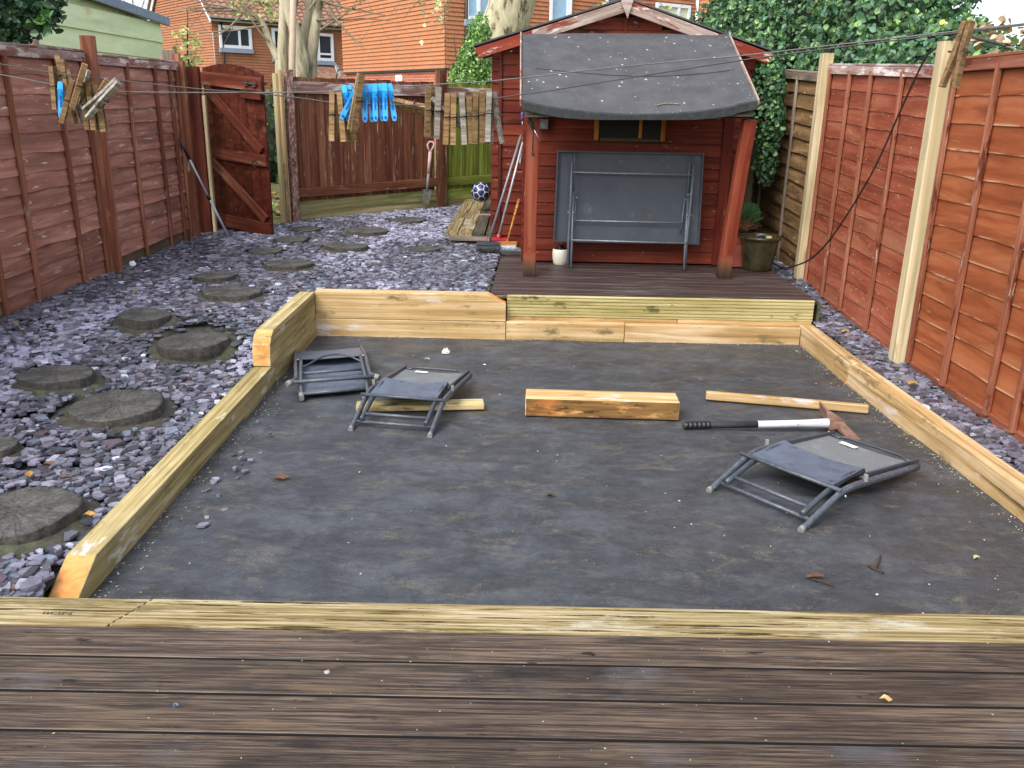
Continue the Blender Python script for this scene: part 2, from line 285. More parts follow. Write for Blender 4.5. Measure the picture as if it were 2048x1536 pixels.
def mk_log():
    s = NT('weathered_log_face'); tc = s.n('TexCoord'); sx = s.n('SeparateXYZ'); s.l(tc.outputs['Object'], sx.inputs[0]); cb = s.n('CombineXYZ'); s.l(sx.outputs[0], cb.inputs[0]); s.l(sx.outputs[1], cb.inputs[1])
    nm = s.n('VectorMath', operation='NORMALIZE'); s.l(cb.outputs[0], nm.inputs[0]); ln = s.n('VectorMath', operation='LENGTH'); s.l(cb.outputs[0], ln.inputs[0])
    oi = s.n('ObjectInfo'); ad = s.n('VectorMath', operation='ADD'); s.l(nm.outputs[0], ad.inputs[0]); c2 = s.n('CombineXYZ'); s.l(s.mul(oi.outputs['Random'], 40), c2.inputs[2]); s.l(c2.outputs[0], ad.inputs[1])
    rad = s.noise(ad.outputs[0], 9, (1, 1, 1), 3, .6); crack = s.ramp(rad, [(.43, 1.), (.47, 0.)])
    ring = s.noise(ln.outputs['Value'], 1, (1, 1, 1), 2) if False else None
    n = s.noise(tc.outputs['Object'], 12, (1, 1, 1), 7, .7); col = s.ramp(n, [(.38, '#302f2d'), (.5, '#434240'), (.62, '#5a5854')])
    col = s.mix(s.mul(crack, .28), col, '#1a1918'); f = s.noise(tc.outputs['Object'], 90, (1, 1, 1), 4, .7); col = s.mix(.25, col, s.ramp(f, [(.4, '#191917'), (.6, '#77756f')]))
    s.bump(s.mix(.5, n, crack), .5, -.01); return s.fin(col, .75, 0, .25)
M_['logface'] = mk_log()
M_['bark'] = plain('log_bark', '#4a443c', .9, nz=.45, sc=40, bump=.7)
M_['mortar'] = plain('mortar_collar', '#5e5a46', .95, nz=.35, sc=30, dirt=('#4f5a30', 6, .55, .15), bump=.6)
M_['winwood'] = wood('window_wood', '#8a5a24', '#ab7633', '#c08c47', gs=(1, 26, 26))
M_['felt'] = None
M_['feltdark'] = plain('black_felt_edge', '#232628', .8, nz=.4, sc=30, dirt=('#3f4a44', 14, .55, .2), bump=.4)
M_['boardside'] = plain('gap_shade_board_side', '#17130f', .95)  # near-black colour stands in for the shade in the deck board gaps
M_['concrete'] = plain('concrete', '#77756e', .9, nz=.2, sc=12, bump=.4)

def mk_felt():
    s = NT('roof_felt'); v = s.coords(False); n = s.noise(v, 5, (1, 1, 1), 6, .7); f = s.noise(v, 400, (1, 1, 1), 2)
    col = s.ramp(n, [(.36, '#37383b'), (.64, '#505053')]); col = s.mix(.35, col, s.ramp(f, [(.38, '#1e1f22'), (.62, '#626265')]))
    d = s.voro(v, 11); nz2 = s.noise(v, 3.2, (1, 1, 1), 3); nz3 = s.noise(v, 60, (1, 1, 1), 3)
    sp = s.mul(s.ramp(d, [(.075, 1.), (.11, 0.)]), s.ramp(nz2, [(.44, 0.), (.48, 1.)])); sp = s.mul(sp, s.ramp(nz3, [(.40, 0.), (.48, 1.)]))
    d2 = s.voro(v, 26); sp2 = s.mul(s.ramp(d2, [(.06, 1.), (.12, 0.)]), s.ramp(s.noise(v, 2.1, (1.3, 1, 1), 3), [(.52, 0.), (.56, .8)]))
    col = s.mix(sp, col, '#b9bbb8'); col = s.mix(sp2, col, '#b9bdb9')
    s.bump(f, .35, .003); return s.fin(col, .85, 0, .3)
M_['felt'] = mk_felt()
def mk_membrane():
    s = NT('weed_membrane'); v = s.coords(False)
    n = s.noise(v, 3.0, (1, 1.25, 1), 10, .78, .4); col = s.ramp(n, [(.39, '#1f2328'), (.5, '#343940'), (.61, '#4b5057')])
    sp = s.n('SeparateXYZ'); s.l(v, sp.inputs[0]); mr = s.n('MapRange'); s.l(sp.outputs[0], mr.inputs[0]); mr.inputs[1].default_value = -.8; mr.inputs[2].default_value = 1.9
    br = s.mul(s.ramp(s.noise(v, 1.3, (1, 1.4, 1), 7, .66), [(.42, .15), (.58, 1.)]), mr.outputs[0]); col = s.mix(s.mul(br, .75), col, '#322b22')
    dk = s.ramp(s.noise(v, 3.1, (.8, 1.7, 1), 9, .74, .6), [(.53, 0.), (.64, .6)]); col = s.mix(dk, col, '#15181b')
    st = s.ramp(s.noise(v, 3.8, (1.0, 1.9, 1), 12, .84, .4), [(.53, 0.), (.62, 1.)]); gr = s.ramp(s.noise(v, 170, (1, 1, 1), 4, .8), [(.46, 0.), (.55, 1.)])
    col = s.mix(s.mul(s.mul(st, gr), .8), col, '#857b60')
    ds = s.ramp(s.noise(v, 11, (1, 1.5, 1), 10, .82), [(.49, 0.), (.66, .45)]); col = s.mix(ds, col, '#62635f')
    d = s.voro(v, 40); msk = s.ramp(s.noise(v, 5, (1, 1, 1), 3), [(.52, 0.), (.56, 1.)])
    col = s.mix(s.mul(s.ramp(d, [(.05, 1.), (.085, 0.)]), msk), col, '#6f6c60')
    fine = s.noise(v, 330, (1, 1, 1), 3, .8); col = s.mix(.30, col, s.ramp(fine, [(.38, '#08090a'), (.62, '#64656a')]))
    rg = s.ramp(s.noise(v, 2.3, (1, 1.8, 1), 7, .66), [(.42, .40), (.58, .68)])
    s.bump(s.noise(v, 45, (1, 1.5, 1), 7, .75), .7, .006); return s.fin(col, rg, 0, .36)
M_['membrane'] = mk_membrane()
def mk_ground():
    s = NT('rough_grass_ground'); v = s.coords(False); n = s.noise(v, 1.2, (1, 1, 1), 8, .7); f = s.noise(v, 30, (1, 1, 1), 5, .7)
    col = s.ramp(n, [(.35, '#4c4a34'), (.5, '#5d6a35'), (.68, '#75705a')]); col = s.mix(.5, col, s.ramp(f, [(.35, '#3b3a28'), (.65, '#8f8868')]))
    s.bump(f, .6, .03); return s.fin(col, .95, 0, .2)
M_['ground'] = mk_ground()
def mk_soil():
    s = NT('slate_bed_soil'); v = s.coords(False); n = s.noise(v, 22, (1, 1, 1), 7, .7)
    col = s.ramp(n, [(.35, '#2a2a2b'), (.55, '#45443f'), (.72, '#6a675c')]); s.bump(n, .7, .02); return s.fin(col, .9, 0, .3)
M_['soil'] = mk_soil()
def mk_tilehung(name, c1, c2, mort, gauge, wid):
    s = NT(name); tc = s.n('TexCoord'); sp = s.n('SeparateXYZ'); s.l(tc.outputs['Object'], sp.inputs[0]); cb = s.n('CombineXYZ')
    s.l(sp.outputs[0], cb.inputs[0]); s.l(sp.outputs[2], cb.inputs[1])
    b = s.n('TexBrick'); b.offset = .5; b.inputs['Scale'].default_value = 1; b.inputs['Brick Width'].default_value = wid; b.inputs['Row Height'].default_value = gauge
    b.inputs['Mortar Size'].default_value = .006; b.inputs['Color1'].default_value = c4(c1); b.inputs['Color2'].default_value = c4(c2); b.inputs['Mortar'].default_value = c4(mort); b.inputs['Bias'].default_value = -.2
    s.l(cb.outputs[0], b.inputs['Vector']); n = s.noise(tc.outputs['Object'], .9, (1, 1, 1), 5)
    col = s.mix(s.mul(s.ramp(n, [(.4, 0.), (.7, 1.)]), .35), b.outputs['Color'], tuple(x*.8 for x in c4(c1)[:3])); return s.fin(col, .85, 0, .2)
M_['tilehung'] = mk_tilehung('tile_hung_wall', '#a97150', '#b47a57', '#8f5c3e', .11, .17)
M_['tilehung2'] = mk_tilehung('tile_hung_wall_far', '#9c694d', '#a67355', '#82543f', .11, .17)
M_['tilehung3'] = mk_tilehung('tile_hung_wall_near', '#a56d4e', '#b07757', '#8a583f', .11, .17)
M_['brick'] = mk_tilehung('red_brick', '#a2553f', '#b3664c', '#b9a090', .075, .225)
M_['rooftile'] = plain('brown_roof_tile', '#84624f', .85, nz=.4, sc=7, bump=.3)
M_['upvc'] = plain('white_upvc', '#dfe4e8', .4, nz=.04)
M_['lead'] = plain('grey_sill', '#8593a6', .6, nz=.1)
def mk_glass(name, col, rough=.05):
    s = NT(name); n = s.noise(s.coords(False), 1.4, (1, 1, 1), 3); return s.fin(s.ramp(n, [(.35, tuple(x*.6 for x in c4(col)[:3])), (.65, c4(col))]), rough, 0, .9)
M_['glass'] = mk_glass('window_glass', '#39434b'); M_['glassblue'] = mk_glass('curtained_window_glass', '#8fb4cf', .12); M_['glassdark'] = plain('shed_window_glass', '#070808', .35, spec=.15)
M_['blind'] = plain('cream_blind', '#c9cdb0', .7, nz=.08)
M_['blackplastic'] = plain('black_plastic', '#17181a', .4, nz=.2)
M_['frame'] = plain('grey_powder_coat', '#3b4048', .36, 0, nz=.18, sc=26, dirt=('#82868c', 60, .62, .06), spec=.5)
M_['framescuff'] = plain('scuffed_grey_tube', '#484d55', .4, 0, nz=.25, sc=40, dirt=('#74777a', 90, .56, .12))
M_['mesh'] = plain('grey_sling_fabric', '#535b69', .42, 0, nz=.16, sc=18, dirt=('#3a4049', 7, .58, .08), bump=.15, spec=.35)
M_['tableleg'] = plain('grey_table_leg', '#5b626c', .35, 0, nz=.15, sc=30); M_['tablebar'] = plain('worn_table_bar', '#868a8e', .35, .3, nz=.2, sc=30)
M_['meshpale'] = plain('dusty_sling_fabric', '#6a6e70', .75, 0, nz=.2, sc=200, dirt=('#80827e', 9, .5, .2), spec=.2)
M_['tabletop'] = plain('grey_table_underside', '#4d545d', .55, 0, nz=.12, sc=4, dirt=('#6b717a', 5, .56, .2), spec=.4)
M_['rubber'] = plain('pale_rubber_cap', '#7b7c78', .8)
M_['zinc'] = plain('zinc_screw', '#b9bcc0', .3, .9)
M_['rust'] = plain('rusty_steel', '#77594a', .8, .2, nz=.35, sc=22, dirt=('#8d7466', 9, .5, .25), bump=.3)
M_['mattwhite'] = plain('scuffed_white_handle', '#b9bcbf', .55, nz=.08, dirt=('#4a4641', 26, .60, .06))
M_['mattgrip'] = plain('black_rubber_grip', '#2c2d2f', .6, nz=.25, dirt=('#57534d', 20, .6, .15))
M_['whitepot'] = plain('cream_glazed_pot', '#d8d6c4', .35, nz=.06, dirt=('#a59a78', 18, .68, .06))
M_['glazed'] = plain('brown_green_glaze', '#3b3621', .25, nz=.45, sc=9, dirt=('#5a5236', 14, .6, .15), spec=.6)
M_['terra'] = plain('red_planter', '#7d3a2c', .7, nz=.2)
M_['cable'] = plain('black_cable', '#26221f', .5); M_['wire'] = plain('grey_line', '#55524f', .5); M_['darkwire'] = plain('dark_line', '#2f2e2f', .5)
M_['blue'] = plain('blue_plastic', '#1f9be0', .3, nz=.08); M_['blue2'] = plain('deep_blue_plastic', '#1479d6', .3, nz=.08)
M_['spring'] = plain('rusty_spring_wire', '#3b2c24', .6, .5)
M_['alu'] = plain('painted_metal_pole', '#a7a8ab', .4, .3, nz=.15, dirt=('#6a6058', 30, .6, .1)); M_['greypole'] = plain('grey_pole', '#77787c', .45, .2)
M_['bluepole'] = plain('grey_blue_pole', '#9aa4ae', .4, 0); M_['broomwood'] = wood('broom_wood', '#8a5a2a', '#b57d42', '#cd9a5e', gs=(2, 60, 60))
M_['bristle'] = plain('pale_blue_bristle', '#a9b4bf', .8, nz=.3, sc=90, bump=.6); M_['darkbristle'] = plain('dark_bristle', '#35373a', .8, nz=.4, sc=90, bump=.6); M_['red'] = plain('red_plastic', '#b0303a', .4)
M_['clear'] = plain('dirty_clear_plastic', '#5c5a58', .15, nz=.4, sc=16, spec=.8)
M_['navy'] = plain('navy_leather', '#1d2b52', .35, nz=.2); M_['ballwhite'] = plain('white_leather', '#d5d2dc', .4)
M_['iron'] = plain('rusty_iron', '#4b3a33', .7, .4, nz=.3); M_['spadeblade'] = plain('spade_steel', '#5c5a52', .6, .4, nz=.3, sc=20); M_['spadewood'] = plain('faded_pink_grip', '#b79a92', .6, nz=.15); M_['spadeshaft'] = plain('grey_spade_shaft', '#76777a', .5)
M_['cladding'] = wood('pale_green_cladding', '#aab58c', '#b9c59a', '#c6cfa8', gs=(.6, 6, 6), rough=.7, patches=[('#b9a878', (1.1, 1.4, 3), .66, .14)], var=.04, blotch=.2)
M_['roofedge'] = plain('grey_roof_edge', '#7f8fa3', .7, nz=.12)
def mk_bark(name, a, b, c, sc):
    s = NT(name); v = s.coords(False); n = s.noise(v, sc, (1, 1, .35), 7, .7, .4); col = s.ramp(n, [(.40, c), (.455, a), (.60, b)]); s.bump(n, .5, .03); return s.fin(col, .9, 0, .15)
M_['barkgrey'] = mk_bark('pale_grey_bark', '#9a9178', '#b3aa92', '#6f6854', 3.5)
M_['barkbig'] = mk_bark('patchy_pale_bark', '#9c9478', '#b5ad90', '#57503c', 7.5)
M_['twig'] = plain('bare_twig', '#7d715c', .9); M_['darktwig'] = plain('dark_stem', '#3a3023', .9)
M_['lamp'] = plain('beige_lamp_column', '#b09a86', .6, nz=.08)
M_['leaf'] = attrmat('leaf', .42, .25, 40, .5, .22, 0); M_['slate'] = attrmat('slate_chip', .36, .28, 45, .5, 0, .35); M_['litter'] = attrmat('litter', .8, .15, 90, .3, 0, 0)
M_['conifer'] = attrmat('conifer_needle', .6, .2, 40, .3, .1, 0)
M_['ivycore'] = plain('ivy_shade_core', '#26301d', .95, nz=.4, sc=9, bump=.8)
M_['paper'] = plain('white_scrap', '#d9dcd9', .7, nz=.06); M_['ink'] = plain('dark_ink', '#3a2f1c', .8)
print('materials ok')

# ================================================================== SETTING
def sm(a, b, x): t = max(0, min(1, (x-a)/(b-a))); return t*t*(3-2*t)
WR = [(random.uniform(-1.3, 2.0), random.uniform(2.4, 5.8), random.gauss(0, .35), random.uniform(.25, .8), random.uniform(.004, .009), random.uniform(.012, .03)) for _ in range(26)]
def crease(x, y):                               # soft wrinkles in the membrane
    z = 0
    for cx_, cy_, a_, L_, h_, w_ in WR:
        dx, dy = x-cx_, y-cy_; u_ = dx*math.cos(a_)+dy*math.sin(a_); v_ = -dx*math.sin(a_)+dy*math.cos(a_)+.03*math.sin(u_*6)
        if abs(u_) < L_ and abs(v_) < .1: z += h_*math.exp(-(v_/w_)**2)*(1-(u_/L_)**2)
    return z
def zs(x, y):                                   # level of the slate on the left side of the garden
    inner = .085 + .185*sm(4.6, 5.25, y) + .10*sm(6.0, 11.0, y)
    outer = .20 + .10*sm(3.0, 5.0, y) + .08*sm(8.5, 11.0, y)
    t = max(0, min(1, (-1.5-x)/1.5)); return inner + (outer-inner)*t
def zr(x, y): return .085 + .045*sm(4.5, 6.5, y) + .10*sm(6, 7.4, y) + .12*sm(7.4, 9.2, y)
def grid(x0, x1, y0, y1, nx, ny, fz):
    vs = [(x0+(x1-x0)*i/nx, y0+(y1-y0)*j/ny) for j in range(ny+1) for i in range(nx+1)]
    fs = [(j*(nx+1)+i, j*(nx+1)+i+1, (j+1)*(nx+1)+i+1, (j+1)*(nx+1)+i) for j in range(ny) for i in range(nx)]
    return soup('sheet', [(x, y, fz(x, y)) for x, y in vs], fs, smooth=True)
struct('ground', grid(-150, 150, -60, 240, 40, 40, lambda x, y: -.05), M_['ground'])
struct('bed_membrane', grid(-1.45, 2.16, 4.0, 5.98, 240, 140, lambda x, y: -.006 + crease(x, y) + .004*pnoise(V((x*2.2, y*3.1, 0))) + .002*pnoise(V((x*9, y*7, 3)))), M_['membrane'])
struct('membrane_overlap', grid(-1.44, 2.14, 2.2, 4.16, 260, 140, lambda x, y: .002 + crease(x, y) + .004*pnoise(V((x*2.2, y*3.1, 0))) + .002*pnoise(V((x*9, y*7, 3)))), M_['membrane'], Matrix.Translation((0, .0, .002)) @ Matrix.Rotation(R(-.9), 4, 'Z'))
# slate bed left: soil sheet up to the skewed rear boundary
RB0 = V((-2.98, 8.62, 0)); RBD = V((.752, .659, 0)).normalized(); RBN = V((RBD.y, -RBD.x, 0))    # rear boundary line, normal towards the garden
def inside_rear(x, y): return (V((x, y, 0))-RB0).dot(RBN)
def slate_mesh():
    m = MB(); n = 34; vs = []; fs = []
    xs = [-3.1+i*1.63/17 for i in range(18)]+[-1.47+i*1.37/13 for i in range(1, 14)]; ys = [2.2+j*(12.6-2.2)/100 for j in range(101)]; idx = {}
    for j, y in enumerate(ys):
        for i, x in enumerate(xs): idx[i, j] = len(vs); vs.append((x, y, zs(x, y)-.022+.010*pnoise(V((x*4, y*4, 1)))))
    for j in range(100):
        for i in range(30):
            xm, ym = (xs[i]+xs[i+1])/2, (ys[j]+ys[j+1])/2
            if ym < 6.0 and xm > -1.47: continue
            if inside_rear(xm, ym) < -.12: continue
            fs.append((idx[i, j], idx[i+1, j], idx[i+1, j+1], idx[i, j+1]))
    return soup('slate_bed', vs, fs, smooth=True)
struct('slate_bed', slate_mesh(), M_['soil'])
struct('side_strip', grid(2.05, 2.46, 2.2, 10.5, 6, 60, lambda x, y: zr(x, y)-.02), M_['soil'])
def rear_ground():
    m = MB(); vs = []; fs = []; n = 40
    for j in range(n+1):
        for i in range(n+1):
            p = RB0 + RBD*(-14+46*i/n) - RBN*(.06+28*(j/n)**1.6); vs.append((p.x, p.y, .32+.10*pnoise(V((p.x*.5, p.y*.5, 0)))+.05*min(1, j/6)))
    for j in range(n):
        for i in range(n): k = j*(n+1)+i; fs.append((k, k+1, k+n+2, k+n+1))
    return soup('verge', vs, fs, smooth=True)
struct('rear_verge', rear_ground(), M_['ground'])

# ------------------------------------------------------------------ stepping logs (positions also keep slate off them)
LOGS = [(288, 628, 46, 'small grey log step in the slate right of the tall fence foot'), (386, 679, 63, 'wide cracked log step left of the orange cut sleeper end'),
 (112, 746, 60, 'tilted grey log step nearest the left fence'), (235, 807, 82, 'big flat log step beside the long low sleeper'), (-14, 887, 38, 'log step cut off by the left edge of the picture'),
 (30, 1022, 100, 'largest log step in the near left corner'), (430, 549, 38, 'small log step left of the middle of the path'), (463, 581, 55, 'log step just left of the raised sleeper corner'),
 (577, 525, 44, 'dark log step in front of the open gate'), (530, 500, 32, 'small dark log step below the open gate edge'), (583, 478, 30, 'small pale wet log step by the gate foot'),
 (693, 490, 41, 'log step in the middle of the slate path'), (735, 459, 38, 'log step below the rear fence kick board'), (817, 438, 35, 'farthest log step in front of the leaning spade'),
 (850, 496, 29, 'pale low log step left of the brooms'), (611, 456, 29, 'flat pale stone-like step behind the gate edge')]
LOGC = []
for px, py, hw, lab in LOGS:
    z = .2
    for _ in range(40): p = ZP(px, py, z); z = .6*z+.4*(zs(p.x, p.y)+(.048 if hw > 35 else .030))
    p = ZP(px, py, z)
    d = math.hypot(p.x, p.y); r = hw/FPX*math.hypot(d, CAM_H-z)*1.0
    LOGC.append((p.x, p.y, r)); z0 = zs(p.x, p.y); h = z-z0
    g = root('log_step', lab, 'log step', (p.x, p.y, z0), 'log steps set in the slate path'); n = 60
    m = MB(); ph = random.random()*6
    def wv(a): return 1+.05*math.sin(2*a+ph)+.03*math.sin(5*a+ph*2)+.012*math.sin(11*a+ph)
    rings = [1, .985, .9, .75, .55, .35, .15]; vs = []; fs = []
    tx, ty = random.uniform(-.02, .02), random.uniform(-.03, .01)
    for q, rr in enumerate(rings):
        for j in range(n):
            a = 2*PI*j/n; x, y = math.cos(a)*r*rr*wv(a), math.sin(a)*r*rr*wv(a)
            vs.append((x, y, h - (.006 if q == 0 else 0) + .004*pnoise(V((x*30, y*30, ph))) + tx*x + ty*y))
    vs.append((0, 0, h))
    for q in range(6): fs += [(q*n+j, q*n+(j+1) % n, (q+1)*n+(j+1) % n, (q+1)*n+j) for j in range(n)]
    fs += [(6*n+j, 6*n+(j+1) % n, 7*n) for j in range(n)]
    m.add(vs, fs, 0, True); part('cut_face', m.mesh(), M_['logface'], g, Matrix.Translation((p.x, p.y, z0)))
    m = MB(); vs = []; fs = []
    for q, (zz, k) in enumerate(((h-.006, 1.0), (h*.5, 1.02), (0, 1.03), (-.05, 1.0))):
        for j in range(n):
            a = 2*PI*j/n; kk = k+(.008*((j*7) % 3-1)+.006*math.sin(j*2.3))*(q > 0); vs.append((math.cos(a)*r*kk*wv(a), math.sin(a)*r*kk*wv(a), zz+(tx*math.cos(a)+ty*math.sin(a))*r*(q < 1)))
    for q in range(3): fs += [(q*n+j, q*n+(j+1) % n, (q+1)*n+(j+1) % n, (q+1)*n+j) for j in range(n)]
    m.add(vs, fs, 0, False); part('bark_rim', m.mesh(), M_['bark'], g, Matrix.Translation((p.x, p.y, z0)))
    m = MB(); vs = []; fs = []
    for q, (k, zz) in enumerate(((1.02, .022), (1.14, .016), (1.30, .002), (1.42, -.02))):
        for j in range(n):
            a = 2*PI*j/n; kk = k+(.10*pnoise(V((math.cos(a)*1.5+px, math.sin(a)*1.5, 2))) if q else 0)
            x, y = math.cos(a)*r*kk*wv(a), math.sin(a)*r*kk*wv(a); vs.append((x, y, min(zz+zs(p.x+x, p.y+y)-z0, h-.028)))
    for q in range(3): fs += [(q*n+j, q*n+(j+1) % n, (q+1)*n+(j+1) % n, (q+1)*n+j) for j in range(n)]
    m.add(vs, fs, 0, True); part('mortar_collar', m.mesh(), M_['mortar'], g, Matrix.Translation((p.x, p.y, z0)))

# ------------------------------------------------------------------ slate chippings: nobody could count them
PAL = [('#66646f', 9), ('#5a5b65', 9), ('#75727f', 6), ('#47494f', 9), ('#33363b', 8), ('#585f6b', 4), ('#66564c', .5), ('#473d46', 4), ('#81838e', 1.6), ('#aab0ba', .7)]
PC = np.array([lin(c)[:3] for c, _ in PAL]); PW = np.array([q for _, q in PAL]); PW = PW/PW.sum()
def chips(name, pts, zf, size=(.013, .036), dust=True):
    N = len(pts); K = 6; ang = np.sort(RNG.random((N, K))*.7+np.arange(K)[None, :], axis=1)*2*PI/K
    rad = RNG.uniform(.72, 1.12, (N, K)); s = RNG.uniform(size[0], size[1], N)*np.where(RNG.random(N) < .10, 1.45, 1); asp = RNG.uniform(.5, .95, N); th = RNG.uniform(.003, .009, N)
    rot = RNG.random(N)*2*PI; x = np.cos(ang)*rad*s[:, None]; y = np.sin(ang)*rad*s[:, None]*asp[:, None]
    X = x*np.cos(rot)[:, None]-y*np.sin(rot)[:, None]; Y = x*np.sin(rot)[:, None]+y*np.cos(rot)[:, None]
    tl = np.abs(RNG.normal(0, .12, N)); td = RNG.random(N)*2*PI; Z = (X*np.cos(td)[:, None]+Y*np.sin(td)[:, None])*np.tan(np.minimum(tl, .8))[:, None]
    zb = np.array([zf(px, py) for px, py in pts]) + RNG.uniform(-.006, .022, N)
    P = np.asarray(pts); top = np.stack([X+P[:, 0:1], Y+P[:, 1:2], Z+(zb+th)[:, None]], -1)
    bot = np.stack([X*1.05+P[:, 0:1], Y*1.05+P[:, 1:2], Z+zb[:, None]-.002], -1); vs = np.concatenate([top, bot], 1).reshape(-1, 3)
    base = np.arange(N)*2*K; fs = []
    for b in base:
        b = int(b); fs.append((b, b+1, b+2, b+3, b+4, b+5)); fs += [(b+i, b+6+i, b+6+(i+1) % 6, b+(i+1) % 6) for i in range(6)]
    ci = RNG.choice(len(PAL), N, p=PW); col = PC[ci]*RNG.uniform(.85, 1.5, (N, 1))
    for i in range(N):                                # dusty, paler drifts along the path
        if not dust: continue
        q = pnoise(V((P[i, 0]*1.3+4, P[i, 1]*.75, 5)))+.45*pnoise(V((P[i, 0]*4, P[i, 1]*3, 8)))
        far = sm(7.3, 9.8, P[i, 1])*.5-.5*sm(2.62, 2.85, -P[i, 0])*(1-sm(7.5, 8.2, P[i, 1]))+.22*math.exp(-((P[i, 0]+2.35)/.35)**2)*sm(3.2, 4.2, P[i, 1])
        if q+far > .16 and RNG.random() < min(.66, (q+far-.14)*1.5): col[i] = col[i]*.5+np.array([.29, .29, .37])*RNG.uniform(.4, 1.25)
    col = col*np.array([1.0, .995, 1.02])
    col = np.repeat(np.concatenate([col, np.ones((N, 1))], 1), 2*K, 0)
    return soup(name, vs, fs, col)
def scatter(n, x0, x1, y0, y1, ok):
    out = []
    while len(out) < n:
        x, y = RNG.uniform(x0, x1), RNG.uniform(y0, y1)
        if ok(x, y): out.append((x, y))
    return out
def okl(x, y):
    if x < -.62*y-.35 and RNG.random() < .35: return False
    if y < 6.0 and x > -1.478: return False
    if x > -.19+.03*max(0, y-6): return False
    if y > 7.9 and x > -.24: return False
    if inside_rear(x, y) < .05 or x < -3.0: return False
    for lx, ly, lr in LOGC:
        d = math.hypot(x-lx, y-ly)
        if d < lr*1.04+.015: return False
        if d < lr*1.36 and RNG.random() < .84: return False
    if abs(x+2.15) < .5 and 3.2 < y < 3.9 and pnoise(V((x*3, y*3, 0))) > .1: return RNG.random() < .35
    return True
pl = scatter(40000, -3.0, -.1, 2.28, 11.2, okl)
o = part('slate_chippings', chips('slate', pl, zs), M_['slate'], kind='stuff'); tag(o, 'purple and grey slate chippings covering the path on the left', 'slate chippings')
pr = scatter(5000, 2.125, 2.385, 2.9, 9.4, lambda x, y: y < 5.85 or x > 2.12)
o = part('slate_chippings', chips('slate_right', pr, zr, (.013, .036), False), M_['slate'], kind='stuff'); tag(o, 'slate chippings in the narrow strip along the red fence', 'slate chippings')

# ------------------------------------------------------------------ front deck
DZ = .12
dk = root('front_deck', 'worn brown decking with one new pale board along its far edge', 'decking', (0, 1.6, DZ-.03))
pb = ribprof(.143, .028, 7, .0045, .004, .35); bb = ribprof(.1355, .028, 24, .0013, .002)
def dkb(a, b, mat, prof, w=.141): return board(dk, 'deck_board', a, b, w, .028, (0, 0, 1), mat, prof)
yb = [2.229, 2.082, 1.936, 1.791, 1.645, 1.50]
sl = .0                                         # boards run square to the sleepers
m = MB(); 
def mitre(x0, x1, cut0, cut1, prof):
    n = len(prof); L0 = [V((x0+(cut0*p[0]), p[0], p[1])) for p in prof]; L1 = [V((x1+(cut1*p[0]), p[0], p[1])) for p in prof]
    mm = MB(); mm.add(L0+L1, [(i, i+n, (i+1) % n+n, (i+1) % n) for i in range(n)] + [tuple(range(n)), tuple(reversed(range(n, 2*n)))]); return mm.mesh('deck_board')
o = part('deck_board', mitre(-2.2, -1.115, 0, .52, pb), M_['paledeck'], dk, Matrix.Translation((0, yb[0], DZ-.014))); o['label'] = 'new pale board piece with a mitred joint'
o = part('deck_board', mitre(-1.108, 2.4, .52, 0, pb), M_['paledeck'], dk, Matrix.Translation((0, yb[0]+.004, DZ-.014))); o['label'] = 'long new pale ribbed board'
for i, y in enumerate(yb[1:]): dkb((-2.2, y, DZ-.014+(.001 if i % 2 else 0)), (2.4, y+.010, DZ-.014), M_['browndeck'], bb)
board(dk, 'gap_shade_sheet', (-2.2, 1.75, .035), (2.4, 1.75, .035), .9, .006, (0, 0, 1), M_['blackplastic'])  # black sheet added below the boards to paint the gaps as shade
board(dk, 'fascia', (-2.2, 2.268, .045), (2.4, 2.268, .045), .09, .03, (0, 1, 0), M_['oldboard'])
for x in (-1.6, -.5, .6, 1.7): board(dk, 'joist', (x, 1.3, .045), (x, 2.25, .045), .05, .09, (0, 0, 1), M_['oldboard'])
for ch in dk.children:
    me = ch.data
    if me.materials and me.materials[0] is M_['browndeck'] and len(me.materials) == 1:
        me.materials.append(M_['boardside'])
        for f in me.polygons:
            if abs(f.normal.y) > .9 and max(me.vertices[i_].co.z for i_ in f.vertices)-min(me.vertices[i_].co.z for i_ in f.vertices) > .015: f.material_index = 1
# stamp on the pale board
cu = bpy.data.curves.new('stamp', 'FONT'); cu.body = 'IION'; cu.size = .03; cu.extrude = .0002
to = bpy.data.objects.new('stamp', cu); COL.objects.link(to); dg = bpy.context.evaluated_depsgraph_get(); me = bpy.data.meshes.new_from_object(to.evaluated_get(dg)); bpy.data.objects.remove(to)
part('ink_stamp', me, M_['ink'], dk, Matrix.Translation(ZP(82, 1228, DZ+.0012)) @ Matrix.Scale(1.4, 4, (1, 0, 0)) @ Matrix.Scale(.62, 4, (0, 1, 0)))

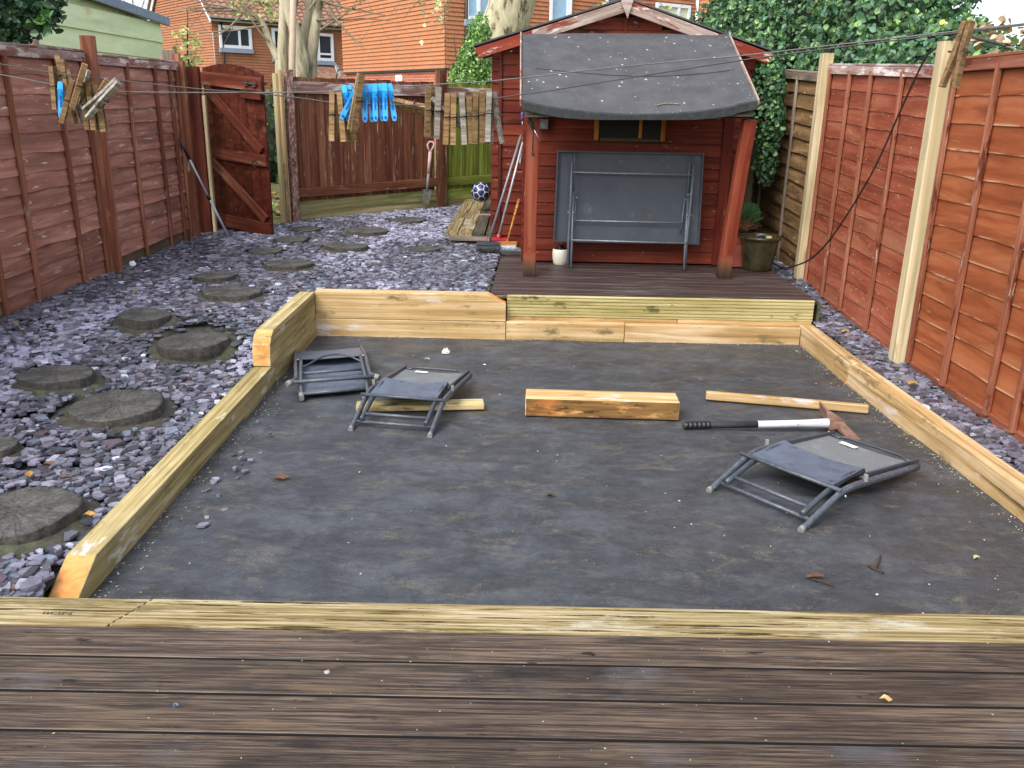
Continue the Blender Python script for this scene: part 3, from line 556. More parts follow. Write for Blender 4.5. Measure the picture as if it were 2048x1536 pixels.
# ------------------------------------------------------------------ sleepers round the bed
def sleeper(lab, a, b, wd, ht, mat, cut=None, nrm=(0, 0, 1), seed=0, emat=None):
    """long beam from a to b (bottom centre line); cut = list of (x,z) end profile at the a end"""
    a, b = V(a), V(b); L = (b-a).length; m = MB(); prof = cut or [(0, 0), (0, ht)]
    side = [(x, z) for x, z in prof] + [(L, ht), (L, 0)]; n = len(side); bev = .004
    vs = []
    for yy, ins in ((-wd/2, 0), (wd/2, 0)):
        for x, z in side: vs.append((x, yy, z))
    fs = [tuple(range(n)), tuple(reversed(range(n, 2*n)))]; mi = [0, 0]
    for i in range(n): fs.append((i, i+n, (i+1) % n+n, (i+1) % n)); mi.append(1 if i < len(prof)-1 else (1 if i == len(prof) else 0))
    k = len(m.v); m.v += vs; m.f += fs; m.m += mi; m.sm += [False]*len(fs); me = m.mesh('sleeper')
    bm = bmesh.new(); bm.from_mesh(me); bmesh.ops.bevel(bm, geom=[e for e in bm.edges], offset=.005, segments=2, affect='EDGES', profile=.6); bm.to_mesh(me); bm.free()
    me.materials.append(mat); me.materials.append(emat or M_['endgrain']); o = part('timber_sleeper', me, None, None, frame(a, b, nrm)); return tag(o, lab, 'sleeper', 'timber sleepers edging the bed')
sleeper('long low sleeper between slate and bed with its near end cut at a slant', (-1.42, 2.37, -.07), (-1.42, 4.815, -.07), .10, .185, M_['sleeper_grn'], [(0, 0), (0, .082), (.20, .185)])
sleeper('low sleeper under the orange-ended raised one on the left', (-1.42, 4.82, -.07), (-1.42, 5.875, -.07), .10, .185, M_['sleeper_grn'])
sleeper('raised left sleeper with a rounded orange cut end', (-1.421, 4.72, .118), (-1.421, 5.878, .118), .102, .19, M_['sleeper_grn'], [(0, 0), (0, .065), (.018, .125), (.05, .165), (.11, .19)])
sleeper('low back sleeper below the raised one with the cut corner', (-1.47, 5.93, -.07), (-.052, 5.93, -.07), .10, .188, M_['sleeper'])
sleeper('low back sleeper in the middle, below the ribbed riser', (-.048, 5.93, -.07), (.775, 5.93, -.07), .10, .19, M_['sleeper'])
sleeper('low back sleeper at the right, streaked green', (.779, 5.93, -.07), (2.0, 5.93, -.07), .10, .186, M_['newwood'])
sleeper('raised back sleeper with one corner cut off beside the ribbed riser', (-.052, 5.932, .121), (-1.37, 5.932, .121), .102, .188, M_['sleeper'], [(0, 0), (0, .122), (.125, .188)])
sleeper('far right-hand sleeper beside the slate strip', (2.055, 5.985, -.07), (2.055, 4.99, -.07), .10, .195, M_['newwood'])
sleeper('near right-hand sleeper running out of the picture', (2.058, 4.985, -.07), (2.135, 2.35, -.07), .10, .193, M_['newwood'])

# ================================================================== SHED AND ITS PORCH DECK
SD = .29
pd = root('porch_deck', 'dark low porch deck in front of the red summerhouse', 'decking', (1.0, 6.7, .2))
i = 0; y = 6.02
while y < 7.6:
    xl = -.165+.03*(y-6); board(pd, 'deck_board', (xl, y, SD-.013), (2.11+.02*random.random(), y, SD-.013-.001*(i % 2)), .117, .026, (0, 0, 1), M_['sheddeck'], bev=.004); y += .121; i += 1
rp = ribprof(.150, .026, 6, .006, .004, .4)
board(pd, 'riser_board', (-.045, 5.945, .222), (2.09, 5.945, .222), .150, .026, (0, -1, 0), M_['greenplank'], rp)
board(pd, 'riser_strip', (-.045, 5.948, .130), (1.145, 5.948, .130), .030, .024, (0, -1, 0), M_['newwood']); board(pd, 'riser_strip', (1.15, 5.944, .131), (2.085, 5.944, .131), .031, .024, (0, -1, 0), M_['newwood'])
board(pd, 'side_board', (-.19, 5.99, .235), (-.14, 7.70, .235), .10, .022, (-1, 0, 0), M_['oldboard']); board(pd, 'side_board', (2.135, 5.96, .20), (2.135, 7.5, .20), .15, .022, (1, 0, 0), M_['oldboard'])
board(pd, 'pale_edge_slat', (-.165, 5.972, SD-.006), (2.09, 5.972, SD-.006), .024, .012, (0, 0, 1), M_['paledeck'])

FY, BY = 7.30, 7.95
sh = root('summerhouse', 'red timber summerhouse with felt porch awning and pointed gable', 'shed', (.95, 7.6, SD))
GA = .097
def sid(x0, x1, z, y, ext=.108, mat=None):
    return board(sh, 'siding_board', (x0, y, z+.048), (x1, y, z+.048), ext, .014, (0, -1, .10), mat or M_['shed'], bev=.004)
z = SD+.02
while z < 1.72: sid(.13, 1.66, z, FY); z += GA
board(sh, 'corner_trim', (1.70, FY-.01, SD+.01), (1.70, FY-.01, 1.75), .085, .03, (0, -1, 0), M_['shed']); board(sh, 'corner_trim', (.10, FY-.006, SD+.01), (.10, FY-.006, 1.75), .06, .03, (0, -1, 0), M_['shed'])
for x in (.065, 1.75): part('bay_side_wall', MB().box((x, (FY+BY)/2+.02, 1.05), (.02, BY-FY-.04, 1.5)).mesh(), M_['shed'], sh)
AX, AZ, EL, ER, EZ = .889, 2.375, -.35, 2.125, 1.985
z = .33
while z < AZ-.12:
    x0, x1 = -.135, 2.03
    if z > EZ-.09:
        k = (AZ-.05-z-.05)/(AZ-EZ); x0, x1 = AX-(AX-EL)*k, AX+(ER-AX)*k
    if x1-x0 > .12: sid(x0, x1, z, BY)
    z += GA
z = .345
while z < 1.93: sid(-.215, -.16, z, BY+.005); z += GA*1.02
board(sh, 'corner_trim', (-.147, BY-.012, .33), (-.147, BY-.012, 1.98), .028, .03, (0, -1, 0), M_['gate']); board(sh, 'gable_post', (AX+.01, BY-.016, 2.0), (AX+.01, BY-.016, AZ-.12), .035, .02, (0, -1, 0), M_['shed'])
for x in (-.215, 2.04): part('outer_wall', MB().box((x, (BY+10.1)/2+.02, 1.15), (.02, 10.1-BY, 1.66)).mesh(), M_['shed'], sh)
part('rear_wall', MB().box((.91, 10.1, 1.15), (2.25, .02, 1.66)).mesh(), M_['shed'], sh)
# gable roof
for sx, ex in ((-1, EL), (1, ER)):
    m = MB(); y0, y1 = BY-.10, 10.2; a = V((AX, 0, AZ+.03)); b = V((ex+sx*.03, 0, EZ+.03))
    pts = [(a.x, y0, a.z), (b.x, y0, b.z), (b.x, y1, b.z), (a.x, y1, a.z)]; m.slab(pts, (0, 0, .014)); part('roof_slope', m.mesh(), M_['felt'], sh)
    L = V((AX, BY-.115, AZ-.028)); E_ = V((ex, BY-.115, EZ-.028)); mid = L.lerp(E_, .62)
    board(sh, 'bargeboard', L, mid, .088, .018, (0, -1, 0), M_['barge']); board(sh, 'bargeboard', mid, E_, .088, .018, (0, -1, 0), M_['bargered'])
m = MB(); c = V((AX, BY-.132, AZ-.02)); m.slab([c+V((-.035, 0, .05)), c+V((-.05, 0, .02)), c+V((.012, 0, -.105)), c+V((.05, 0, .03)), c+V((.03, 0, .05))], (0, -.016, 0)); part('gable_finial', m.mesh(), M_['barge'], sh)
# awning: felt over boards, front edge sags
AWN = root if False else None
def awn(u, v):
    x = (.03+.005*v)*(1-u)+(1.752-.035*v)*u; y = 7.85-1.30*v; z = 2.128-.565*v+.020*u*(1-v)
    z += v*v*v*(.022-.078*math.sin(PI*min(1, u*1.08))**.8) + .012*math.sin(u*7)*v*(1-v) + v*v*.03*(u > .9)*(u-.9)*10
    y += -.02*math.sin(u*5)*v*v
    return V((x, y, z))
m = MB(); nu, nv = 40, 18; vs = []; fs = []
for j in range(nv+1):
    for i2 in range(nu+1): vs.append(awn(i2/nu, j/nv))
for j in range(nv):
    for i2 in range(nu): k = j*(nu+1)+i2; fs.append((k, k+1, k+nu+2, k+nu+1))
aw = part('awning_felt', soup('awning', vs, fs, smooth=True), M_['felt'], sh)
vs, fs = [], []
for i2 in range(nu+1):
    p = awn(i2/nu, 1); hh = .052+.012*math.sin(i2*.21+.5)
    for off in ((0, .0, .003), (0, -.014, -.008), (0, -.014, -hh), (0, .004, -hh-.002)): vs.append(p+V(off))
for i2 in range(nu):
    for q in range(3): k = i2*4+q; fs.append((k, k+4, k+5, k+1))
part('awning_valance', soup('valance', vs, fs), M_['feltdark'], sh)
m = MB()
for j in range(8):
    v0, v1 = j/8+.004, (j+1)/8-.002; a, b, c, d = awn(.01, v0), awn(.99, v0), awn(.99, v1), awn(.01, v1); m.slab([p+V((0, 0, -.075*v1*v1-.02)) for p in (a, b, c, d)], (0, 0, -.014))
part('awning_board', m.mesh(), M_['oldboard'], sh)
for u in (0, 1):
    a, b = awn(u, 0), awn(u, 1); off = V(((-.012 if u == 0 else .012), 0, -.015)); board(sh, 'awning_edge', a+off, b+off, .05, .012, ((-1 if u == 0 else 1), 0, 0), M_['barge'])
a, b = V((.05, 6.69, 1.505)), V((1.70, 6.69, 1.51)); board(sh, 'awning_beam', a, b, .04, .045, (0, -1, 0), M_['feltdark'])
m = MB(); m.tube([awn(.06+.9*t, .55+.06*math.sin(PI*t)*1.0)+V((0, 0, .006)) for t in [q/20 for q in range(21)]], .0025, 5); part('awning_wire', m.mesh(), M_['darkwire'], aw)
m = MB(); m.tube([awn(.58+.10*t, .93-.015*math.sin(PI*t))+V((0, 0, .008)) for t in [q/8 for q in range(9)]], [.003+.004*(q % 2) for q in range(9)], 5); part('lichen_twig', m.mesh(), M_['twig'], aw)
# porch posts
for xb, xt, yb_, yt in ((.116, .118, 6.70, 6.70), (1.642, 1.700, 6.78, 6.66)):
    a, b = V((xb, yb_, SD)), V((xt, yt, 1.48)); k = .16; md = a.lerp(b, k)
    board(sh, 'porch_post_foot', a, md, .094, .094, (0, -1, 0), M_['postfoot2'], bev=.003); board(sh, 'porch_post', md, b, .094, .094, (0, -1, 0), M_['shedtrim'], bev=.003)
m = MB()
for q, (zz, yy) in enumerate(((1.46, 0), (1.40, 0), (1.19, 0))): m.lathe([(.001, 0), (.008, .002), (.008, .006)], (0, 0, 0), 8); 
m = MB(); m.tube([(.118, 6.648, 1.43), (.118, 6.645, 1.20)], .004, 6)
for zz in (1.44, 1.38, 1.22): m.tube([(.118, 6.655, zz), (.118, 6.638, zz)], .009, 8)
m.tube([(1.672, 6.66, 1.46), (1.676, 6.645, 1.40), (1.668, 6.68, 1.30), (1.665, 6.685, 1.20)], .006, 6); part('post_fixing', m.mesh(), M_['iron'], sh)
# window in the bay wall
wx0, wx1, wz0, wz1 = .62, 1.185, 1.315, 1.62; wr = part('window', MB().box(((wx0+wx1)/2, FY-.022, (wz0+wz1)/2), (wx1-wx0, .012, wz1-wz0)).mesh(), M_['glassdark'], sh)
for n_, a, b, w_ in (('window_jamb', (wx0+.018, FY-.035, wz0-.02), (wx0+.018, FY-.035, wz1+.02), .036), ('window_jamb', (wx1-.012, FY-.035, wz0-.02), (wx1-.012, FY-.035, wz1+.02), .036), ('window_sash', (wx0+.05, FY-.035, 1.495), (1.0, FY-.035, 1.495), .024), ('window_sash', (.99, FY-.036, wz0), (.99, FY-.036, 1.482), .026)): board(wr, n_, a, b, w_, .026, (0, -1, 0), M_['winwood'])
board(wr, 'window_sill', (wx0+.05, FY-.035, wz0-.015), (wx1-.04, FY-.035, wz0-.015), .03, .02, (0, -1, 0), M_['oldboard'])
# two square lantern boxes behind the left post
for k, (zz, lab) in enumerate(((1.50, 'upper small square grey lantern box behind the left porch post'), (1.41, 'lower small square framed lantern box behind the left porch post'))):
    g = root('wall_lantern', lab, 'lantern', (.215, FY-.04, zz)); m = MB(); 
    for dx, dz, w_, h_ in ((-.035, 0, .012, .075), (.035, 0, .012, .075), (0, .032, .06, .011), (0, -.032, .06, .011)): m.box((.205+dx, FY-.05, zz+dz), (w_, .05, h_))
    part('frame', m.mesh(), M_['framescuff'], g); part('pane', MB().box((.205, FY-.045, zz), (.06, .03, .055)).mesh(), M_['clear'], g)
# screwdriver & driver hanging on the left porch post
def screwdriver(lab, p, d, mat, L=.085, Lh=.07):
    g = root('screwdriver', lab, 'screwdriver', p); d = V(d).normalized(); p = V(p); m = MB(); m.tube([p, p+d*Lh*.2, p+d*Lh*.6, p+d*Lh*.85, p+d*Lh], [.010, .013, .011, .013, .007], 8); part('handle', m.mesh(), mat, g)
    part('shank', MB().tube([p+d*Lh*.98, p+d*(Lh+L)], .003, 6).mesh(), M_['zinc'], g)
screwdriver('black handled screwdriver hanging askew on the left porch post', YP(1056, 237, 6.63), (.095, -.005, -.16), M_['blackplastic'], .11, .085)
M_['purple'] = plain('purple_plastic', '#4a3a78', .4)
screwdriver('purple handled screwdriver on the edge of the left porch post', YP(1045, 224, 6.66), (.0, 0, -1), M_['purple'], .05, .06)

# ------------------------------------------------------------------ folding table standing against the shed
tb = root('folding_table', 'grey folded garden table stood on its edge against the shed', 'table', (.9, 7.1, SD))
TY = 7.165; lean = .045                                    # top leans back to the wall
def tp(x, z, dy=0): return V((x, TY + lean*(z-.5)+dy, z))
x0, x1, z0, z1 = .318, 1.495, .490, 1.212
m = MB(); m.slab([tp(x0, z0), tp(x1+.012, z0), tp(x1, z1), tp(x0+.01, z1)], (0, .022, 0)); part('tabletop', m.mesh(), M_['tabletop'], tb)
for a, b, w_ in ((tp(x0+.004, z0, -.012), tp(x0+.014, z1, -.012), .014), (tp(x1+.010, z0, -.012), tp(x1-.004, z1, -.012), .014), (tp(x0, z0+.006, -.013), tp(x1+.012, z0+.006, -.013), .014), (tp(x0+.01, z1-.006, -.013), tp(x1, z1-.006, -.013), .014)): board(tb, 'rim', a, b, w_, .032, (0, -1, 0), M_['frame'], bev=.003)
m = MB(); m.tube([tp(.905, .845, -.004), tp(.905, .845, .001)], .023, 20); part('parasol_hole_cap', m.mesh(), M_['framescuff'], tb)
def tube(name, pts, r, mat, p, n=8, flat=1.0): return part(name, MB().tube(pts, r, n, flat=flat).mesh(), mat, p)
lx, rx = .458, 1.385
tube('leg', [tp(lx-.012, 1.13, -.05), tp(lx-.014, .80, -.055), tp(lx-.022, .5, -.07), (.438, 7.055, SD+.005)], .010, M_['tableleg'], tb)
tube('leg', [tp(rx+.03, 1.13, -.05), tp(rx+.025, .80, -.055), tp(rx+.012, .5, -.07), (1.398, 7.065, SD+.005)], .010, M_['tableleg'], tb)
tube('leg', [tp(lx+.008, .87, -.04), tp(lx+.006, .5, -.075), (.462, 7.035, SD+.005)], .010, M_['tableleg'], tb)
tube('leg', [tp(rx+.006, .87, -.04), tp(rx+.002, .5, -.075), (1.385, 7.045, SD+.005)], .010, M_['tableleg'], tb)
tube('support_rail', [tp(lx+.01, 1.195, -.02), tp(lx+.01, .88, -.03)], .007, M_['tableleg'], tb); tube('support_rail', [tp(rx+.002, 1.195, -.02), tp(rx+.0, .88, -.03)], .007, M_['tableleg'], tb)
tube('strut', [tp(lx+.028, .865, -.03), tp(lx+.028, .66, -.03), tp(lx+.012, .58, -.025)], .006, M_['tableleg'], tb); tube('strut', [tp(rx-.018, .865, -.03), tp(rx-.03, .66, -.03), tp(rx-.04, .58, -.025)], .006, M_['tableleg'], tb)
tube('cross_bar', [tp(lx-.005, 1.048, -.048), tp(rx+.03, 1.043, -.048)], .0065, M_['tablebar'], tb); tube('cross_bar', [tp(lx+.03, .668, -.04), tp(rx-.03, .664, -.04)], .0065, M_['tablebar'], tb); tube('cross_bar', [tp(lx+.0, .517, -.085), tp(rx+.01, .508, -.085)], .0065, M_['tablebar'], tb)
for x in (lx+.015, rx): part('bracket', MB().box(tp(x, .888, -.035), (.032, .02, .024)).mesh(), M_['framescuff'], tb)
for x, z in ((lx-.03, .735), (lx+.012, .735), (rx+.0, .732), (rx+.038, .732), (lx+.035, .853), (rx-.015, .853)): part('rivet', MB().tube([tp(x, z, -.062), tp(x, z, -.074)], .005, 8).mesh(), M_['zinc'], tb)

# ------------------------------------------------------------------ pots and planter on the porch deck
p = ZP(1121, 531, SD); c = V((p.x-.0, p.y+.05, SD)); g = root('plant_pot', 'small cream pot holding a black pot beside the table leg', 'plant pot', c)
part('glazed_pot', MB().lathe([(.001, .001), (.052, .0), (.058, .006), (.066, .05), (.069, .095), (.066, .125), (.063, .131), (.058, .128), (.055, .10), (.05, .03), (.001, .02)], c, 28).mesh(), M_['whitepot'], g)
part('inner_pot', MB().lathe([(.001, .10), (.054, .10), (.056, .135), (.052, .138), (.03, .132), (.022, .137), (.021, .165), (.001, .167)], c, 20).mesh(), M_['blackplastic'], g)
bp = ZP(1521, 545, SD); c = V((bp.x+.005, bp.y+.14, SD)); PC_ = c
g = root('glazed_planter', 'large brown-green glazed planter at the porch corner', 'plant pot', c)
part('pot_body', MB().lathe([(.001, .0), (.112, .0), (.120, .01), (.135, .12), (.150, .22), (.156, .245), (.168, .255), (.176, .268), (.170, .280), (.156, .280), (.150, .262), (.140, .20), (.001, .19)], c, 36).mesh(), M_['glazed'], g)
part('potting_soil', MB().lathe([(.001, .235), (.08, .232), (.149, .225)], c, 24).mesh(), M_['soil'], g)
m = MB()
for k in range(14): a, rr = random.random()*6.3, random.uniform(.0, .035); q = c+V((-.005+rr*math.cos(a), -.06+rr*math.sin(a)*.6, .262+.01*(k % 3))); m.lathe([(.001, -.012), (.011, -.006), (.012, .004), (.001, .012)], q, 7)
o = part('blackberry_cluster', m.mesh(), plain('blue_black_beads', '#141827', .25), None); tag(o, 'heap of shiny blue-black beads in the glazed planter', 'beads')
o = part('pale_sponge', MB().lathe([(.001, .238), (.022, .236), (.026, .255), (.02, .282), (.001, .285)], c+V((.062, -.045, 0)), 12, wob=.06).mesh(), plain('cream_sponge', '#b8a67e', .9, bump=.5), None); tag(o, 'cream rounded lump beside the dark beads in the planter', 'stone')
tc = ZP(1470, 532, SD); g = root('square_planter', 'dull red square planter half hidden by the right porch post', 'planter', (1.86, 7.28, SD))
m = MB(); m.slab([(1.77, 7.20, SD+.012), (1.97, 7.20, SD+.012), (1.97, 7.40, SD+.012), (1.77, 7.40, SD+.012)], (0, 0, .20)); part('planter_body', m.mesh(), M_['terra'], g)
part('planter_rim', MB().box((1.87, 7.30, SD+.232), (.222, .222, .038)).mesh(), M_['terra'], g)
for dx in (-.08, .08): part('planter_foot', MB().box((1.87+dx, 7.30, SD+.006), (.03, .19, .012)).mesh(), M_['terra'], g)
# small conifer in the square planter
def conifer(c, lab):
    g = root('conifer_shrub', lab, 'shrub', c); vs, fs, cs = [], [], []; m = MB()
    for k in range(150):
        a = random.random()*2*PI; el = random.uniform(-.1, 1.35); r0 = random.uniform(.05, .12); d = V((math.cos(a)*math.cos(el), math.sin(a)*math.cos(el), math.sin(el)))
        cc = c+V((.015, .02, .10)); tip = cc+V((d.x*.145, d.y*.12, d.z*.165))+V((random.uniform(-.02, .02),)*3); st = cc+V((d.x*.03, d.y*.03, d.z*.05-.03)); m.tube([st, st.lerp(tip, .5)+V((0, 0, .01)), tip], [.0025, .002, .001], 4, cap=False)
        dead = d.z < .28 and d.y < .3
        if dead and random.random() < .8: continue
        for q in range(46):
            t = random.uniform(.35, 1.08); b = st.lerp(tip, t); nd = (d+V((random.uniform(-1, 1), random.uniform(-1, 1), random.uniform(-.6, 1)))*.75).normalized(); L = random.uniform(.018, .034); s2 = nd.cross(V((random.random(), random.random(), random.random()))).normalized()*.0022
            n = len(vs); vs += [b-s2, b+s2, b+nd*L]; fs.append((n, n+1, n+2)); kk = random.uniform(.6, 1.35)*(.6+.6*t); cs += [(.05*kk, .135*kk, .045*kk, 1)]*3
    part('twigs', m.mesh(), plain('dead_conifer_twig', '#8a5f45', .9), g); part('foliage', soup('needles', vs, fs, cs), M_['conifer'], g)
conifer(V((1.875, 7.28, SD+.24)), 'small green conifer with dead brown base in the red planter')

# ================================================================== FENCES
def waney(L, h, seed, amp=.011, t=.010):
    rnd = random.Random(seed); n = 14; m = MB(); ph = [rnd.random()*20 for _ in range(2)]; vs = []
    for i in range(n+1):
        x = L*i/n; lo = -h/2+amp*(pnoise(V((x*3.1+ph[0], seed, 0)))*1.4+.5*pnoise(V((x*11, ph[1], 0)))); hi = h/2
        vs += [(x, lo, t/2), (x, hi, t/2), (x, hi, -t/2), (x, lo, -t/2)]
    fs = []
    for i in range(n):
        k = i*4; fs += [(k, k+4, k+5, k+1), (k+3, k+7, k+4, k)]
    fs += [(0, 1, 2, 3), (n*4+3, n*4+2, n*4+1, n*4)]
    return m.add(vs, fs).mesh('waney_board')
WAN = {}
def fence_panel(name, lab, cat, A, B, z0A, z0B, H, nrm, bmat, tmat, battens, nb=13, capmat=None, footmat=None, ov=.035, tilt=.11, battenw=.034, group=None, gravel=None, amp=.011):
    """lap panel from A to B (ground plan), garden side = nrm; boards bottom to top, battens at fractions along it"""
    A, B, nrm = V(A), V(B), V(nrm); d = (B-A).normalized(); L = (B-A).length; g = root(name, lab, cat, (A.x, A.y, z0A), group)
    # make local Y of each board point up: y = z x x
    flip = nrm.cross(d).z < 0; P0, P1 = (A, B) if not flip else (B, A); zz0, zz1 = (z0A, z0B) if not flip else (z0B, z0A)
    ex = (H-.06)/nb; bh = ex+ov
    for k in range(nb):
        z = .03+ex*k+bh/2-ov*.5+random.uniform(-.005, .005); a = V((P0.x, P0.y, zz0+z)); b = V((P1.x, P1.y, zz1+z)); key = (bmat.name, round(L, 2), k % 5)
        mt = footmat if (footmat and k < 1) else bmat; key = (mt.name,)+key
        if key not in WAN: WAN[key] = waney(L, bh, k % 5+int(L*10)+len(WAN), amp); WAN[key].materials.append(mt)
        part('lap_board', WAN[key], None, g, frame(a+nrm*.006, b+nrm*.006, nrm+V((0, 0, tilt))))
    for f in battens:
        p = P0.lerp(P1, f if not flip else 1-f); zb = zz0+(zz1-zz0)*(f if not flip else 1-f)
        board(g, 'batten', V((p.x, p.y, zb+.01))+nrm*.030, V((p.x, p.y, zb+H-.03))+nrm*.030, battenw, .022, nrm, tmat)
    up = .035
    board(g, 'cap_rail', V((P0.x, P0.y, zz0+H-.03))+nrm*.028, V((P1.x, P1.y, zz1+H-.03))+nrm*.028, .058, .022, nrm, capmat or tmat)
    board(g, 'cap_strip', V((P0.x, P0.y, zz0+H+.008))+nrm*.005, V((P1.x, P1.y, zz1+H+.008))+nrm*.005, .07, .016, (0, 0, 1), capmat or tmat)
    if gravel: board(g, 'gravel_board', V((P0.x, P0.y, zz0-.045))+nrm*.012, V((P1.x, P1.y, zz1-.045))+nrm*.012, .13, .022, nrm, gravel)
    return g
def post(name, lab, x, y, z0, z1, w_, d_, mat, cat='fence post', group=None, top=None, lean=(0, 0)):
    m = MB(); m.prism(rprof(w_, d_, .005), 0, z1-z0); me = m.mesh('post'); me.materials.append(mat)
    o = part(name, me, None, None, frame((x, y, z0), (x+lean[0], y+lean[1], z1), (0, -1, 0))); return tag(o, lab, cat, group)
LX, RX = -3.03, 2.40
def YL(px, py): return XP(px, py, LX+.03)
def YR(px, py): return XP(px, py, RX-.03)
# left fence
yp = YL(226, 537).y; ye = 8.12
p1 = [YL(85, 622).y, YL(172, 575).y]; print('left', p1, yp, [YL(*q).y for q in ((295, 510), (345, 490), (372, 478), (398, 470))])
y0, y1 = yp-1.88, yp-.05
fence_panel('lap_fence', 'maroon lap fence panel on the left nearest the camera', 'fence panel', (LX, y0, 0), (LX, y1, 0), .27, .29, 1.555, (1, 0, 0), M_['lfence'], M_['lfence_trim'], [(q-y0)/1.83 for q in p1]+[.985, .02, .25], 13, M_['capgrey'], None, group='left fence panels', gravel=M_['lfoot'])
y0, y1 = yp-3.80, yp-1.96
fence_panel('lap_fence', 'maroon lap fence panel left of the camera, past the edge of the picture', 'fence panel', (LX, y0, 0), (LX, y1, 0), .2, .26, 1.56, (1, 0, 0), M_['lfence'], M_['lfence_trim'], [.02, .25, .5, .75, .985], 13, M_['capgrey'], None, group='left fence panels', gravel=M_['lfoot'])
post('fence_post', 'maroon fence post past the left edge of the picture', LX+.05, yp-1.92, .1, 1.93, .085, .075, M_['lfence_trim'])
y0, y1 = yp+.05, ye; bat = [YL(*q).y for q in ((295, 510), (345, 490), (372, 478))]
fence_panel('lap_fence', 'maroon lap fence panel between the left post and the gate', 'fence panel', (LX, y0, 0), (LX, y1, 0), .27, .285, 1.56, (1, 0, 0), M_['lfence'], M_['lfence_trim'], [(q-y0)/(y1-y0) for q in bat]+[.985], 14, M_['capgrey'], M_['lfoot'], group='left fence panels', gravel=M_['lfoot'])
post('fence_post', 'maroon left fence post standing above the panels', LX+.05, yp, .15, 1.955, .085, .075, M_['lfence_trim'])
post('fence_post', 'narrow maroon post at the gate end of the left fence', LX+.045, ye+.06, .15, 1.86, .06, .07, M_['lfence_trim'])
# boarded bit and hinge post left of the gate
post('gate_post', 'wide brown hinge post left of the open gate', -3.01, 8.46, .15, 1.83, .17, .06, M_['gate'], 'gate post', lean=(0, 0))
post('gate_stop', 'pale new strip on the hinge post beside the open gate', -2.905, 8.47, .2, 1.58, .03, .05, M_['rpost'], 'strip')
post('fence_board', 'narrow maroon upright board left of the hinge post', -3.075, 8.32, .15, 1.93, .07, .04, M_['lfence_trim'], 'board')
# right fence
ypn, ypm = YR(1803, 716).y, 7.10; print('right', ypn, YR(1612, 562).y, [YR(*q).y for q in ((1886, 760), (1977, 800), (1642, 596), (1678, 622), (1731, 655))])
y0, y1 = ypn-1.88, ypn-.06; bat = [YR(1886, 760).y, YR(1977, 800).y]
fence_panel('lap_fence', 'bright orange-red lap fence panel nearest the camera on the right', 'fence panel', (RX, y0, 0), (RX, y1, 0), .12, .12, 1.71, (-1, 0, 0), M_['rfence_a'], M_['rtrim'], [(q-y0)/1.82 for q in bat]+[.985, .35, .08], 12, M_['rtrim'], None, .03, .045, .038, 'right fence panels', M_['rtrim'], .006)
y0, y1 = ypn+.06, ypm-.05; bat = [YR(*q).y for q in ((1642, 596), (1678, 622), (1731, 655))]
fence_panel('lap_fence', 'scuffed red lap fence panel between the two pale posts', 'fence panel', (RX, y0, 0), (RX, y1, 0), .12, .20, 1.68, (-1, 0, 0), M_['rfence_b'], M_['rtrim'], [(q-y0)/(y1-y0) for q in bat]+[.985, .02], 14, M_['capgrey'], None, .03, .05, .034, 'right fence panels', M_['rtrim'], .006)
y0, y1 = ypm+.05, ypm+1.88
fence_panel('lap_fence', 'unpainted brown lap fence panel beside the summerhouse', 'fence panel', (RX, y0, 0), (RX, y1, 0), .20, .30, 1.62, (-1, 0, 0), M_['rfence_c'], M_['greypale'], [.37], 13, M_['greypale'], None, .03, .13, .026, 'right fence panels', None, .007)
y0, y1 = ypm+1.94, ypm+3.8
fence_panel('lap_fence', 'shaded brown lap fence panel behind the summerhouse corner', 'fence panel', (RX, y0, 0), (RX, y1, 0), .3, .4, 1.6, (-1, 0, 0), M_['rfence_c'], M_['greypale'], [.5], 12, M_['greypale'], None, .03, .13, .026, 'right fence panels', None, .007)
post('fence_post', 'tall pale timber post nearest the camera on the right fence', RX-.05, ypn, .02, 1.93, .09, .09, M_['rpost'], group='right fence posts')
post('fence_post', 'pale greenish timber post beside the brown panel', RX-.045, ypm, .05, 1.97, .085, .085, M_['rpost'], group='right fence posts')
post('fence_post', 'thin pale post in the shade behind the potted conifer', RX-.05, ypm+1.9, .1, 1.75, .08, .08, M_['rpost'], group='right fence posts')
# cable slung from the near post down to the planter
pts = [V((2.40, ypn-.5, 1.88)), XP(1920, 72, 2.34), XP(1880, 92, 2.33), XP(1850, 118, 2.32), XP(1806, 210, 2.31), XP(1752, 330, 2.29), XP(1700, 420, 2.27), XP(1655, 485, 2.25), XP(1622, 517, 2.22), XP(1592, 531, 2.18), ZP(1568, 536, .27), ZP(1548, 527, .30), ZP(1530, 510, .37), ZP(1512, 487, .48), ZP(1502, 478, .55), ZP(1475, 466, .57)]
def smooth(pts, n=6):
    out = []
    for i in range(len(pts)-1):
        p0, p1_, p2, p3 = pts[max(i-1, 0)], pts[i], pts[i+1], pts[min(i+2, len(pts)-1)]
        for k in range(n):
            t = k/n; out.append(.5*((2*p1_)+(p2-p0)*t+(2*p0-5*p1_+4*p2-p3)*t*t+(3*p1_-p0-3*p2+p3)*t*t*t))
    return out+[pts[-1]]
o = part('black_cable', MB().tube(smooth([V(p) for p in pts]), .0065, 6).mesh(), M_['cable']); tag(o, 'black cable drooping across the red fence to the planter', 'cable')

